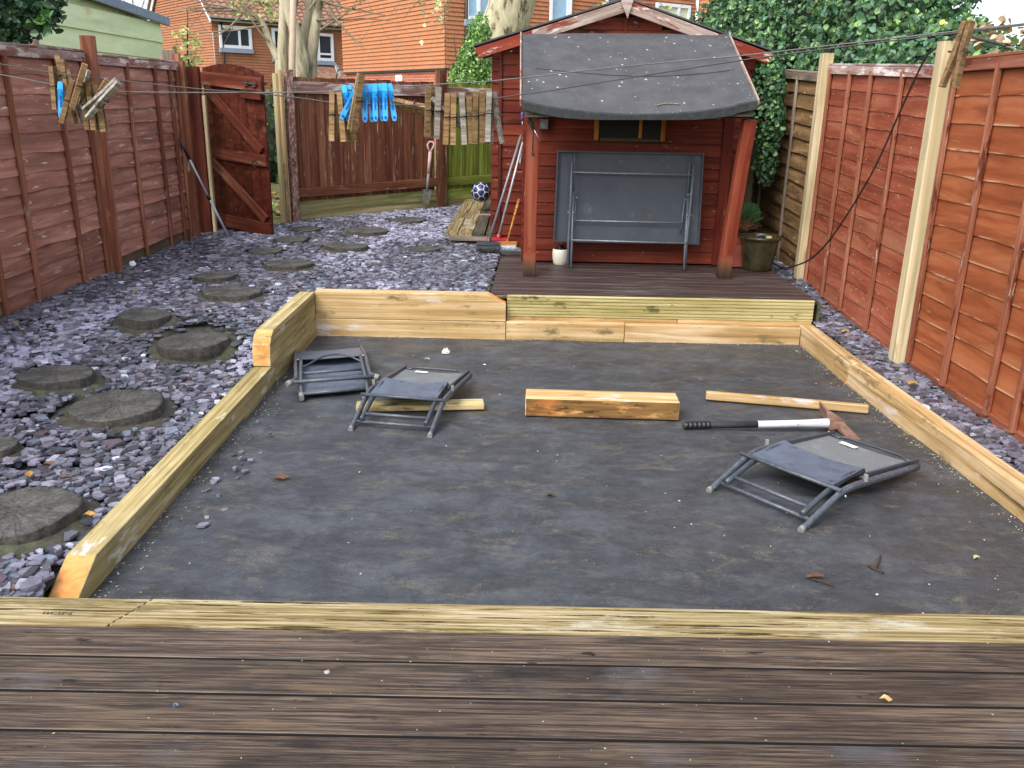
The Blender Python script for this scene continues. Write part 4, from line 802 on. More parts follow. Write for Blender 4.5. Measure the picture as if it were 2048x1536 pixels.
# ------------------------------------------------------------------ rear boundary: gate, close-board fence
def RP(t, off=0): return RB0 + RBD*t + RBN*off
def tpx(px, py, off=0):     # distance along the rear line where a pixel column meets it
    d = ray(px, py); n = RBN; t = ((RB0+RBN*off-O0).dot(n))/d.dot(n); q = O0+d*t; return (q-RB0).dot(RBD), q
t_post, q = tpx(562, 300); t_end, _ = tpx(878, 300); t_shed, _ = tpx(985, 300); print('rear', t_post, q, t_end, t_shed, tpx(575, 446)[1], tpx(575, 150)[1], tpx(878, 165)[1])
def rboard(parent, name, t0, t1, z, w_, th, mat, off=0): return board(parent, name, V((*RP(t0, off).xy, z)), V((*RP(t1, off).xy, z)), w_, th, RBN, mat)
def upright(parent, name, t, off, z0, z1, w_, th, mat): p = RP(t, off); return board(parent, name, V((p.x, p.y, z0)), V((p.x, p.y, z1)), w_, th, RBN, mat)
# gate posts on the right of the opening
tg = t_post
p = RP(tg, .02); mm = MB().prism(rprof(.085, .07, .005), 0, 1.58); me = mm.mesh(); me.materials.append(M_['rpost'])
o = part('gate_post', me, None, None, frame((p.x, p.y, .22), (p.x, p.y, 1.80), (RBN.x, RBN.y, 0))); tag(o, 'pale new post on the right of the gate opening', 'gate post')
o = part('rebate_strip', MB().prism(rprof(.028, .03, .003), 0, 1.60).mesh(), M_['newwood'], None, frame((p.x+RBN.x*.052, p.y+RBN.y*.052, .235), (p.x+RBN.x*.052, p.y+RBN.y*.052, 1.83), (RBN.x, RBN.y, 0))); tag(o, 'thin strip fixed to the pale gate post', 'strip')
p = RP(tg+.10, .03); mm = MB().prism(rprof(.075, .07, .006), 0, 1.62); me = mm.mesh(); me.materials.append(M_['speckpost'])
o = part('fence_post', me, None, None, frame((p.x, p.y, .22), (p.x+.012, p.y, 1.83), (RBN.x, RBN.y, 0))); tag(o, 'speckled peeling post at the start of the rear fence', 'fence post')
def closeboard(lab, ta, tb, mat, railmat, kickmat, zt=1.83, za=.36, zb=.40, pw=.095, rails=True, lowrail=.0):
    g = root('close_board_fence', lab, 'fence', (*RP(ta).xy, za)); t = ta; k = 0
    while t < tb-.02:
        w_ = min(pw*random.uniform(.9, 1.1), tb-t); z0 = za+(zb-za)*(t-ta)/(tb-ta)+.17
        upright(g, 'pale', t+w_/2, -.012+.006*(k % 2), z0, zt+random.uniform(-.01, .006), w_*.985, .014, mat); t += w_; k += 1
    rboard(g, 'top_rail', ta, tb, zt-.10, .115, .030, M_['capgrey'], .022); 
    board(g, 'bottom_rail', V((*RP(ta, .022).xy, za+.27)), V((*RP(tb, .022).xy, zb+.27)), .095, .035, RBN, railmat)
    board(g, 'kick_board', V((*RP(ta, .006).xy, za+.125)), V((*RP(tb, .006).xy, zb+.125)), .11, .018, RBN, kickmat); board(g, 'kick_board', V((*RP(ta, .02).xy, za+.02)), V((*RP(tb, .02).xy, zb+.02)), .10, .024, RBN, M_['mosskick'])
    return g
closeboard('dark red close-board rear fence between the gate and the spade', tg+.14, t_end-.045, M_['rear'], M_['rear'], M_['mosskick'], 1.775)
closeboard('mossy green close-board fence beside the summerhouse', t_end+.05, t_end+3.6, M_['reargreen'], M_['reargreen'], M_['reargreen'], 1.765, .40, .42, .085)
p = RP(t_end, .05); mm = MB().prism(rprof(.105, .09, .006), 0, 1.66); me = mm.mesh(); me.materials.append(M_['rear'])
o = part('fence_post', me, None, None, frame((p.x, p.y, .24), (p.x, p.y, 1.90), (RBN.x, RBN.y, 0))); tag(o, 'brown rear fence post behind the spade', 'fence post')
# gate: hinged at left, standing open into the garden
def gate():
    zb = .34; H0 = V((-2.965, 8.66, 0)); e = ZP(546, 470, .325); D = V((e.x, e.y, 0))-H0; L = D.length; D.normalize(); Nn = V((D.y, -D.x, 0)); Nn = Nn if Nn.y < 0 else -Nn
    g = root('garden_gate', 'dark red arched timber gate standing open', 'gate', (H0.x, H0.y, zb)); n = 7; w_ = L/n; zt = 1.785
    print('gate', H0, e, L)
    def P(u, z, off=0): q = H0+D*u+Nn*off; return V((q.x, q.y, z-.055*(u/L)))
    for k in range(n):
        u0, u1 = k*w_+.002, (k+1)*w_-.002; m = MB(); f = lambda u: zt+.10*math.sin(PI*(.10+.80*u/L))**.8-.0
        m.slab([P(u0, zb), P(u1, zb), P(u1, f(u1)), P((u0+u1)/2, f((u0+u1)/2)), P(u0, f(u0))], Nn*(-.018)); part('gate_board', m.mesh(), M_['gate'], g)
    ft = [(zb+.09, 'ledge', .12), (1.065, 'ledge', .105), (1.735, 'ledge', .12)]
    for z, nm, ww in ft: board(g, nm, P(0, z, .016), P(L, z, .016), ww, .03, Nn, M_['gateworn'])
    board(g, 'brace', P(.05, 1.655, .017), P(L-.06, 1.145, .017), .085, .028, Nn, M_['gateworn']); board(g, 'brace', P(.05, .985, .017), P(L-.06, zb+.175, .017), .085, .028, Nn, M_['gateworn'])
    board(g, 'latch_block', P(L-.24, 1.635, .034), P(L-.005, 1.635, .034), .07, .022, Nn, M_['gate'])
    m = MB(); m.tube([P(L-.20, 1.735, .045), P(L-.03, 1.735, .045)], .009, 6); m.box(P(L-.17, 1.735, .04), (.035, .02, .05)); m.box(P(L-.07, 1.735, .04), (.035, .02, .05)); part('bolt', m.mesh(), M_['iron'], g)
    m = MB(); c = P(L-.125, 1.03, .045); m.tube([c+D*(.030*math.cos(a))+V((0, 0, .034*math.sin(a))) for a in [2*PI*k/16 for k in range(17)]], .0045, 6, cap=False); m.tube([P(L-.125, 1.065, .03), P(L-.125, 1.065, .05)], .010, 8); part('ring_handle', m.mesh(), M_['iron'], g)
    for z in (.44, 1.72): m = MB(); m.box(P(-.02, z, .02), (.05, .03, .10)); part('hinge', m.mesh(), M_['iron'], g)
gate()

# ------------------------------------------------------------------ leaning tools
a, b = ZP(459, 477, .30), XP(359, 279, LX+.07); g = root('extension_pole', 'long grey extension pole leaning on the left fence', 'pole', a)
part('lower_section', MB().tube([a, a.lerp(b, .42)], .011, 8).mesh(), M_['bluepole'], g); part('clamp', MB().tube([a.lerp(b, .41), a.lerp(b, .455)], .016, 8).mesh(), M_['blackplastic'], g)
part('upper_section', MB().tube([a.lerp(b, .45), a.lerp(b, .82)], .0095, 8).mesh(), M_['bluepole'], g); part('grip', MB().tube([a.lerp(b, .81), b], .013, 8).mesh(), M_['blackplastic'], g)
ts, q = tpx(858, 400, .16); a = V((q.x, q.y, .36)); a = YP(852, 408, q.y); _, b = tpx(862, 281, .08); b = YP(862, 283, q.y+.06)
g = root('garden_spade', 'spade with faded handle leaning against the rear fence post', 'spade', a); sd_ = (b-a).normalized(); L = (b-a).length; rt = V((1, .15, 0)).normalized()
m = MB(); w_ = .052; pts = [a-rt*w_*.72, a+rt*w_*.72, a+rt*w_+sd_*L*.20, a+rt*w_*.9+sd_*L*.235, a-rt*w_*.9+sd_*L*.235, a-rt*w_+sd_*L*.20]; m.slab(pts, (0, .006, 0)); part('blade', m.mesh(), M_['spadeblade'], g)
part('shaft', MB().tube([a+sd_*L*.22, a+sd_*L*.5], .015, 8).mesh(), M_['spadeshaft'], g); part('upper_shaft', MB().tube([a+sd_*L*.5, a+sd_*L*.84], [.018, .02], 8).mesh(), M_['spadewood'], g)
m = MB(); t0 = a+sd_*L*.83; m.tube([t0, t0+rt*.028+sd_*.05, t0+rt*.036+sd_*L*.12, t0+rt*.02+sd_*L*.165, t0-rt*.02+sd_*L*.165, t0-rt*.036+sd_*L*.12, t0-rt*.028+sd_*.05, t0], .011, 6); part('d_grip', m.mesh(), M_['spadewood'], g)
# decking offcuts lying on a batten beside the shed
z_ = .44
offs = [((889, 465), (916, 465), (932, 396), (950, 396), 'paledeck', 'pale ribbed decking board at the outside of the pile by the shed'), ((917, 465), (944, 467), (951, 396), (972, 396), 'paledeck', 'second pale ribbed decking board in the pile by the shed'), ((945, 467), (969, 467), (973, 397), (990, 397), 'oldboard', 'dark wet decking board next to the shed wall'), ((971, 467), (990, 468), (991, 398), (1003, 398), 'oldboard', 'dark board end tucked against the shed corner')]
for A_, B_, C_, D_, mt, lab in offs:
    za_, zb_ = .425, .455; P = [ZP(*A_, za_), ZP(*B_, za_), ZP(*D_, zb_), ZP(*C_, zb_)]
    wd = ((P[1]-P[0]).length+(P[2]-P[3]).length)/2; a = (P[0]+P[1])/2; b = (P[2]+P[3])/2; pr_ = ribprof(wd*.97, .028, 8, .003)
    o = board(None, 'decking_board', a-V((0, 0, .014)), b-V((0, 0, .014)), wd*.97, .028, (0, -.1, 1), M_[mt], pr_ if mt == 'paledeck' else None); tag(o, lab, 'decking board', 'decking boards piled by the shed')
a, b = ZP(898, 477, .375), ZP(1000, 480, .375); o = board(None, 'timber_bearer', a+V((0, .05, 0)), b+V((0, .05, 0)), .06, .045, (0, 0, 1), M_['greypale']); tag(o, 'grey timber bearer under the piled decking boards', 'timber')
o = board(None, 'timber_bearer', a+V((.2, 1.3, .045)), b+V((.05, 1.3, .045)), .06, .05, (0, 0, 1), M_['greypale']); tag(o, 'far bearer under the piled boards by the football', 'timber')
# football
c = YP(962, 384, 9.55); rb = .105; me_ = bmesh.new(); bmesh.ops.create_icosphere(me_, subdivisions=5, radius=rb); mb_ = bpy.data.meshes.new('ball'); 
ico = bmesh.new(); bmesh.ops.create_icosphere(ico, subdivisions=1, radius=1); pent = [v.co.normalized() for v in ico.verts]; hexa = [f.calc_center_median().normalized() for f in ico.faces]; ico.free()
for v in me_.verts:
    d = v.co.normalized(); ds = sorted([d.dot(x) for x in pent]+[d.dot(x)*1.0-.004 for x in hexa], reverse=True); gap = ds[0]-ds[1]; v.co = d*(rb-(.0025 if gap < .008 else 0))
for f in me_.faces:
    d = f.calc_center_median().normalized(); ds = sorted([d.dot(x) for x in pent]+[d.dot(x)-.004 for x in hexa], reverse=True); f.material_index = 1 if ds[0]-ds[1] < .022 else 0; f.smooth = True
me_.to_mesh(mb_); me_.free(); mb_.materials.append(M_['navy']); mb_.materials.append(M_['ballwhite'])
o = part('football', mb_, None, None, Matrix.Translation(c) @ Matrix.Rotation(.9, 4, 'X') @ Matrix.Rotation(.4, 4, 'Z')); tag(o, 'navy football with white seams behind the piled boards', 'football')
# brooms leaning in the corner by the porch post
def broom(lab, foot, top, hmat, hr, headc, hw, hd, hmat2, bmat, bl=.06, tiltx=0.02):
    foot, top = V(foot), V(top); g = root('broom', lab, 'broom', foot, 'brooms leaning on the summerhouse'); part('handle', MB().tube([foot, top], hr, 8).mesh(), hmat, g)
    c = foot-V((0, 0, .012)); dx = V((1, tiltx, 0)).normalized(); m = MB(); m.slab([c-dx*hw+V((0, -hd, 0)), c+dx*hw+V((0, -hd, 0)), c+dx*hw+V((0, hd, 0)), c-dx*hw+V((0, hd, 0))], (0, 0, .022)); part('head', m.mesh(), hmat2, g)
    m = MB(); lo = c-V((0, 0, bl)); n = 24
    for k in range(n):
        for r_ in (-1, 0, 1):
            u = -hw+.01+(2*hw-.02)*k/(n-1); a = c+dx*u+V((0, r_*hd*.6, 0)); b = lo+dx*(u*1.08+random.uniform(-.004, .004))+V((0, r_*hd*1.1, random.uniform(0, .006))); m.tube([a, b], [.006, .0045], 4)
    part('bristles', m.mesh(), bmat, g); part('socket', MB().tube([foot-V((0, 0, .01)), foot.lerp(top, .05)], hr*1.7, 8).mesh(), hmat2, g)
broom('grey-handled broom with dark bristles leaning by the porch post', ZP(976, 487, .40), YP(1042, 271, 7.75), M_['greypole'], .011, 0, .10, .025, M_['frame'], M_['darkbristle'], .06)
broom('white-handled broom with a red head', ZP(996, 478, .415), YP(1046, 284, 7.82), M_['alu'], .012, 0, .10, .022, M_['red'], M_['darkbristle'], .05)
broom('short wooden broom with pale blue bristles', ZP(1014, 486, .40), YP(1038, 398, 7.72), M_['broomwood'], .010, 0, .085, .022, M_['broomwood'], M_['bristle'], .055)
a, b = ZP(1022, 470, .34), YP(1044, 300, 7.86); o = part('metal_pole', MB().tube([a, b], .010, 8).mesh(), M_['alu']); tag(o, 'pale bare metal pole between the brooms and the porch post', 'pole')
c = ZP(1030, 488, .30); c.y += .05; c.x += .012; g = root('plastic_bottle', 'dirty clear plastic bottle behind the wooden broom', 'bottle', c); part('bottle_body', MB().lathe([(.001, 0), (.036, .003), (.038, .02), (.034, .06), (.038, .10), (.037, .17), (.015, .215), (.014, .235)], c, 16).mesh(), M_['clear'], g); part('cap', MB().lathe([(.016, .232), (.016, .25), (.001, .252)], c, 12).mesh(), M_['blackplastic'], g)
o = part('paving_slab', MB().slab([(-.20, 7.72, .27), (.06, 7.70, .27), (.06, 7.93, .27), (-.21, 7.93, .27)], (0, 0, .045)).mesh(), M_['concrete']); tag(o, 'grey paving slab under the brooms', 'slab')

# ================================================================== THINGS ON THE MEMBRANE
def P3(px, py, z): return ZP(px, py, z)
def beam(name, lab, cat, A, B, wd, ht, mats, z0=0):
    """block lying on the ground: A,B = near bottom edge end points"""
    A, B = V(A), V(B); d = (B-A).normalized(); n = V((-d.y, d.x, 0)); L = (B-A).length; m = MB(); m.box((L/2, wd/2, ht/2), (L, wd, ht)); me = m.mesh(name)
    bm = bmesh.new(); bm.from_mesh(me); bmesh.ops.bevel(bm, geom=list(bm.edges), offset=.004, segments=1, affect='EDGES'); bm.to_mesh(me); bm.free()
    for m_ in mats: me.materials.append(m_)
    if len(mats) > 1:
        for f in me.polygons:
            if f.normal.y < -.8: f.material_index = 1
            if abs(f.normal.x) > .8 and len(mats) > 2: f.material_index = 2
    o = part(name, me, None, None, Matrix.Translation((A.x, A.y, z0)) @ Matrix.Rotation(math.atan2(d.y, d.x), 4, 'Z')); return tag(o, lab, cat)
beam('timber_block', 'chunky sawn sleeper offcut lying alone on the membrane', 'timber block', ZP(1050, 833, 0), ZP(1357, 842, 0), .16, .10, [M_['newwood'], M_['mudend'], M_['endgrain']], .003)
beam('timber_plank', 'pale treated plank end under the middle folded chair', 'plank', ZP(712, 826, 0), ZP(969, 821, 0), .098, .030, [M_['greenplank'], M_['newwood']], .004)
beam('timber_batten', 'thin new batten lying behind the mattock', 'batten', ZP(1411, 801, 0), ZP(1736, 829, 0), .035, .045, [M_['newwood']], .004)
# mattock
g = root('mattock', 'rusty mattock with black and white handle lying on the membrane', 'mattock', ZP(1520, 852, 0))
a, b = ZP(1366, 851, .024), ZP(1676, 846, .045); d = (b-a)
part('grip', MB().tube([a, a+d*.015, a+d*.06, a+d*.2, a+d*.485], [.016, .020, .019, .0175, .0175], 10).mesh(), M_['mattgrip'], g); part('shaft', MB().tube([a+d*.48, a+d*.75, a+d*.93, a+d*.965], [.018, .0195, .025, .027], 10, flat=1.0).mesh(), M_['mattwhite'], g)
m = MB()
for k in range(6): m.tube([a+d*(.012+k*.028), a+d*(.034+k*.028)], [.0208+.0006*(k % 2), .0200], 10)
part('tape_wrap', m.mesh(), M_['blackplastic'], g)
e = a+d*.975; hd = MB(); dn = d.normalized(); side = V((-dn.y, dn.x, 0))
def loft(secs, mi=0):
    m_ = hd; n = len(secs[0]); vs = [v for s_ in secs for v in s_]; fs = [(i*n+j, i*n+(j+1) % n, (i+1)*n+(j+1) % n, (i+1)*n+j) for i in range(len(secs)-1) for j in range(n)]; fs += [tuple(reversed(range(n))), tuple((len(secs)-1)*n+j for j in range(n))]; m_.add(vs, fs, mi)
def sec(c, wx, wz, ax, az): return [c-ax*wx-az*wz, c+ax*wx-az*wz, c+ax*wx+az*wz, c-ax*wx+az*wz]
up = V((0, 0, 1))
A_ = ZP(1640, 826, .012); B_ = ZP(1640, 803, .085)                         # upright cutter blade, far left
cb = A_.lerp(B_, .5); vb = (B_-A_).normalized()
loft([sec(e+side*.018, .028, .026, dn, up), sec(e.lerp(cb, .45), .010, .030, dn, (up+vb*.4).normalized()), sec(cb, .0035, (B_-A_).length/2, dn, vb)])
C_ = ZP(1708, 879, .008); ce = C_; wv_ = (ZP(1718, 879, .008)-ZP(1693, 878, .008)).normalized()
loft([sec(e-side*.016+dn*.004, .027, .026, dn, up), sec(e.lerp(ce, .35)+V((0, 0, .012)), .020, .012, (dn*.8+wv_*.2).normalized(), up), sec(ce, .032, .0035, wv_, up)])
loft([sec(e-dn*.032+side*.0, .030, .027, side, up), sec(e+dn*.028, .030, .028, side, up)])
part('head', hd.mesh(), M_['rust'], g)

# folding chairs: local u across, v from feet to far end, w up
def chair(lab, FL, FR, pts_only=False):
    FL, FR = V(FL), V(FR); u = (FR-FL).normalized(); v = V((-u.y, u.x, 0)); W = (FR-FL).length
    def Q(a, b, c): p = FL+u*a*W+v*b; return V((p.x, p.y, c))
    g = root('folding_chair', lab, 'chair', (FL+FR)/2, 'folded garden chairs on the membrane')
    for s_ in (0, 1):
        k = .0 if s_ == 0 else 1.0; o_ = -.02 if s_ == 0 else .02
        part('outer_leg', MB().tube(smooth([Q(k, .0, .014), Q(k, .03, .024), Q(k+o_*.3, .22, .093), Q(k+o_*.5, .27, .105), Q(k+o_, .33, .108), Q(k+o_, .42, .100), Q(k+o_, .87, .055)], 4), .012, 8, flat=1.5).mesh(), M_['framescuff'], g)
        part('foot_cap', MB().tube([Q(k, -.018, .011), Q(k, .004, .015)], .0125, 8, flat=1.45).mesh(), M_['rubber'], g)
        k2 = .09 if s_ == 0 else .91
        part('inner_leg', MB().tube(smooth([Q(k2, .045, .046), Q(k2, .20, .094), Q(k2, .27, .107), Q(k2, .36, .125), Q(k2, .48, .118)], 4), .0115, 8, flat=1.3).mesh(), M_['frame'], g)
        part('back_rail', MB().prism(rprof(.012, .030, .002), 0, (Q(k, .91, .062)-Q(k, .45, .11)).length).mesh(), M_['frame'], g, frame(Q(k+(.03 if s_ == 0 else -.03), .45, .112), Q(k+(.03 if s_ == 0 else -.03), .91, .062), (0, 0, 1)))
        part('hinge_bracket', MB().box(Q(k+(-.035 if s_ == 0 else .035)*1, .40, .128), (.014, .014, .030)).mesh(), M_['rubber'], g)
        part('rivet', MB().tube([Q(k+(-.045 if s_ == 0 else .045), .245, .092), Q(k+(-.06 if s_ == 0 else .06), .245, .092)], .006, 8).mesh(), M_['zinc'], g)
    part('foot_bar', MB().tube([Q(.02, .055, .033), Q(.98, .055, .033)], .0085, 8).mesh(), M_['framescuff'], g)
    part('leg_bar', MB().tube([Q(.095, .095, .062), Q(.905, .095, .062)], .0085, 8).mesh(), M_['framescuff'], g)
    part('seat_bar', MB().tube([Q(-.06, .225, .118), Q(1.03, .225, .118)], .009, 8).mesh(), M_['framescuff'], g)
    def cloth(name, b0, b1, z0, z1, sag, mat, a0=.06, a1=.94, lift=0):
        vs, fs = [], []; nu, nv = 16, 10
        for j in range(nv+1):
            for i_ in range(nu+1):
                a, t = i_/nu, j/nv; vs.append(Q(a0+(a1-a0)*a, b0+(b1-b0)*t+.012*math.sin(a*PI)*(t-.5), z0+(z1-z0)*t-sag*4*a*(1-a)*(t**.7)+lift*math.sin(PI*t)*.01))
        for j in range(nv):
            for i_ in range(nu): k = j*(nu+1)+i_; fs.append((k, k+1, k+nu+2, k+nu+1))
        n = len(vs); vs += [p-V((0, 0, .004)) for p in vs]; fs += [tuple(reversed([q_+n for q_ in f])) for f in fs]
        return part(name, soup(name, vs, fs, smooth=True), mat, g)
    cloth('seat_sling', .225, .465, .128, .142, .020, M_['mesh']); cloth('back_sling', .44, .86, .106, .068, .010, M_['meshpale'], .04, .96)
    part('back_bar', MB().tube(smooth([Q(.03, .885, .066), Q(.14, .875, .067), Q(.22, .895, .07), Q(.78, .895, .07), Q(.88, .872, .067), Q(.97, .885, .066)], 4), .006, 6).mesh(), M_['frame'], g)
    part('maker_label', MB().slab([Q(.24, .80, .0735), Q(.42, .80, .071), Q(.42, .835, .068), Q(.24, .835, .0705)], (0, 0, .002)).mesh(), M_['paper'], g)
    return g
chair('folded grey chair nearest the camera, right of the timber block', ZP(1421, 985, 0), ZP(1605, 1064, 0))
chair('folded grey chair resting over the pale treated plank', ZP(703, 862, 0), ZP(861, 875, 0))
# chair lying face down at the left
g = root('folding_chair', 'folded grey chair lying flat in the left corner of the bed', 'chair', ZP(670, 745, 0), 'folded garden chairs on the membrane')
FLc, FRc = V((-1.205, 4.56, 0)), V((-.785, 4.69, 0)); u = (FRc-FLc); W = u.length; u.normalize(); v = V((-u.y, u.x, 0)); v = (v+V((.06, 0, 0))).normalized()
def Q1(a, b, c): p = FLc+u*a*W+v*b; return V((p.x, p.y, c))
for k, sgn in ((.03, -1), (.97, 1)):
    part('outer_leg', MB().tube(smooth([Q1(k+sgn*.06, .02, .075), Q1(k+sgn*.02, .06, .072), Q1(k, .12, .07), Q1(k, .4, .085), Q1(k+sgn*.0, .78, .04)], 4), .012, 8, flat=1.3).mesh(), M_['framescuff'], g)
    part('inner_leg', MB().tube(smooth([Q1(k-sgn*.06, -.075, .02), Q1(k-sgn*.06, .1, .06), Q1(k-sgn*.07, .40, .09)], 4), .0115, 8, flat=1.3).mesh(), M_['framescuff'], g)
    part('foot_cap', MB().tube([Q1(k+sgn*.11, .005, .07), Q1(k+sgn*.055, .02, .075)], .017, 8).mesh(), M_['rubber'], g)
    part('rivet', MB().tube([Q1(k-sgn*.035, .38, .096), Q1(k-sgn*.035, .38, .103)], .006, 8).mesh(), M_['zinc'], g)
part('foot_cap', MB().tube([Q1(.09, -.10, .018), Q1(.09, -.06, .026)], .0145, 8, flat=1.3).mesh(), M_['rubber'], g)
part('cross_bar', MB().tube([Q1(-.06, .02, .075), Q1(1.06, .02, .075)], .011, 8).mesh(), M_['framescuff'], g); part('cross_bar', MB().tube([Q1(.09, -.065, .03), Q1(.93, -.05, .03)], .0095, 8).mesh(), M_['framescuff'], g); part('cross_bar', MB().tube([Q1(.09, .20, .066), Q1(.94, .21, .066)], .009, 8).mesh(), M_['framescuff'], g)
part('bowed_rod', MB().tube(smooth([Q1(.11, .30, .075), Q1(.2, .315, .085), Q1(.38, .385, .105), Q1(.55, .405, .11), Q1(.72, .385, .105), Q1(.87, .325, .085), Q1(.93, .32, .075)], 4), .006, 6).mesh(), M_['frame'], g)
def cloth1(name, b0, b1, z0, z1, bow, mat):
    vs, fs = [], []; nu, nv = 16, 8
    for j in range(nv+1):
        for i_ in range(nu+1): a, t = i_/nu, j/nv; vs.append(Q1(.05+.9*a, b0+(b1-b0)*t-.03*math.sin(PI*a)*(1-t)*0, z0+(z1-z0)*t+bow*math.sin(PI*a)))
    for j in range(nv):
        for i_ in range(nu): k = j*(nu+1)+i_; fs.append((k, k+1, k+nu+2, k+nu+1))
    n = len(vs); vs += [p-V((0, 0, .004)) for p in vs]; fs += [tuple(reversed([q_+n for q_ in f])) for f in fs]; part(name, soup(name, vs, fs, smooth=True), mat, g)
cloth1('back_sling', .42, .76, .088, .045, -.006, M_['mesh']); cloth1('seat_sling', -.05, .56, .024, .042, -.004, M_['mesh'])

# litter on the bed
def scrap(name, lab, cat, p, r, mat, n=7, h=.02):
    m = MB(); vs = []; p = V(p)
    for q in range(3):
        for j in range(n): a = 2*PI*j/n; rr = r*(1, .95, .45)[q]*random.uniform(.6, 1.15); vs.append(p+V((math.cos(a)*rr, math.sin(a)*rr*.8, (0, h*.5, h)[q]*random.uniform(.7, 1.2))))
    fs = [(q*n+j, q*n+(j+1) % n, (q+1)*n+(j+1) % n, (q+1)*n+j) for q in range(2) for j in range(n)]+[tuple(2*n+j for j in range(n))]
    o = part(name, m.add(vs, fs).mesh(), mat); return tag(o, lab, cat)
scrap('crumpled_scrap', 'crumpled white scrap on the membrane near the back sleepers', 'scrap', ZP(893, 706, 0), .03, M_['paper'], 9, .03)
M_['brownleaf'] = plain('dry_brown_leaf', '#5a3a28', .8, nz=.3, sc=60); M_['yleaf'] = plain('yellow_leaf', '#9a7433', .7, nz=.3, sc=60); M_['gleaf'] = plain('green_leaf_scrap', '#8fa070', .7)
def twig(lab, pts, r=.004, leaf=None):
    g = root('fallen_twig', lab, 'twig', pts[0][0]); part('stem', MB().tube(pts[0], r, 5).mesh(), M_['darktwig'], g)
    if len(pts) > 1: part('side_stem', MB().tube(pts[1], r*1.2, 5).mesh(), M_['darktwig'], g)
    if leaf:
        m = MB(); c = V(leaf); m.slab([c+V((-.03, -.008, .004)), c+V((0, -.014, .012)), c+V((.04, .0, .004)), c+V((.012, .012, .014)), c+V((-.022, .012, .003))], (0, 0, .0015)); part('dry_leaf', m.mesh(), M_['brownleaf'], g)
TZ = .012
twig('bent dark twig on the membrane near the right', [[ZP(1736, 1131, 0.012), ZP(1750, 1138, 0.014), ZP(1768, 1146, 0.011)], [ZP(1750, 1136, 0.012), ZP(1756, 1124, 0.018), ZP(1761, 1112, 0.016)]])
twig('twig with a dry brown leaf near the front deck', [[ZP(1624, 1158, 0.012), ZP(1645, 1163, 0.015), ZP(1665, 1171, 0.011)]], .0035, ZP(1627, 1155, 0.010))
def leafthing(lab, p, L, mat, ang=0, name='fallen_leaf'):
    p = V(p)+V((0, 0, .005)); d = V((math.cos(ang), math.sin(ang), .1)); s_ = V((-d.y, d.x, 0))*.34; m = MB(); vs = [p+V((0, 0, .004)), p+d*L*.35+s_*L+V((0, 0, .012)), p+d*L*.7+s_*L*.7+V((0, 0, .01)), p+d*L+V((0, 0, .006)), p+d*L*.7-s_*L*.7+V((0, 0, .004)), p+d*L*.35-s_*L+V((0, 0, .016)), p+d*L*.5+V((0, 0, .003))]
    m.add(vs, [(0, 1, 6), (1, 2, 6), (2, 3, 6), (3, 4, 6), (4, 5, 6), (5, 0, 6)]); o = part(name, m.mesh(), mat); return tag(o, lab, 'leaf')
leafthing('thin reddish brown leaf on the open membrane at the left', ZP(545, 960, 0), .075, M_['brownleaf'], -.05); leafthing('small green leaf on the membrane at the far right', ZP(1946, 1122, 0), .03, M_['gleaf'], .4); leafthing('dark curled leaf on the middle of the membrane', ZP(1092, 996, 0), .04, M_['darktwig'], .2); leafthing('dark leaf beside the near folded chair back', ZP(1770, 945, 0), .05, M_['brownleaf'], .3); leafthing('pale yellow leaf scrap near the flat folded chair', ZP(848, 722, 0), .04, M_['gleaf'], .2)
for px, py, an, lab, X_ in ((1815, 772, .4, 'orange leaf on the slate strip by the near sleeper', 1), (1680, 667, .2, 'small orange leaf on the slate strip beside the far sleeper', 1)): leafthing(lab, ZP(px, py, .125), .07, M_['yleaf'], an)
for px, py, an, lab in ((395, 708, .3, 'orange leaf beside the wide cracked log step'), (265, 590, 1.0, 'orange leaf between the small log steps'), (230, 556, .3, 'yellowish leaf by the left fence post foot'), (20, 652, .2, 'yellow leaf in the near corner of the left fence'), (300, 830, .1, 'brown curled leaf on the big flat log step rim'), (60, 958, 2.0, 'orange leaf on slate near the largest log step'), (165, 1035, .1, 'orange leaf beside the low sleeper near end'), (85, 935, .4, 'brown leaf on slate below the big log step'), (475, 598, .5, 'pale leaf left of the raised sleeper corner')):
    z = .2
    for _ in range(30): p = ZP(px, py, z); z = .6*z+.4*(zs(p.x, p.y)+.03)
    leafthing(lab, p, .05, M_['yleaf'] if 'yellow' in lab or 'orange' in lab else M_['brownleaf'], an)
p = ZP(265, 531, .33); scrap('pale_stone', 'white rounded stone at the left fence post foot', 'stone', p, .032, M_['paper'], 8, .035)
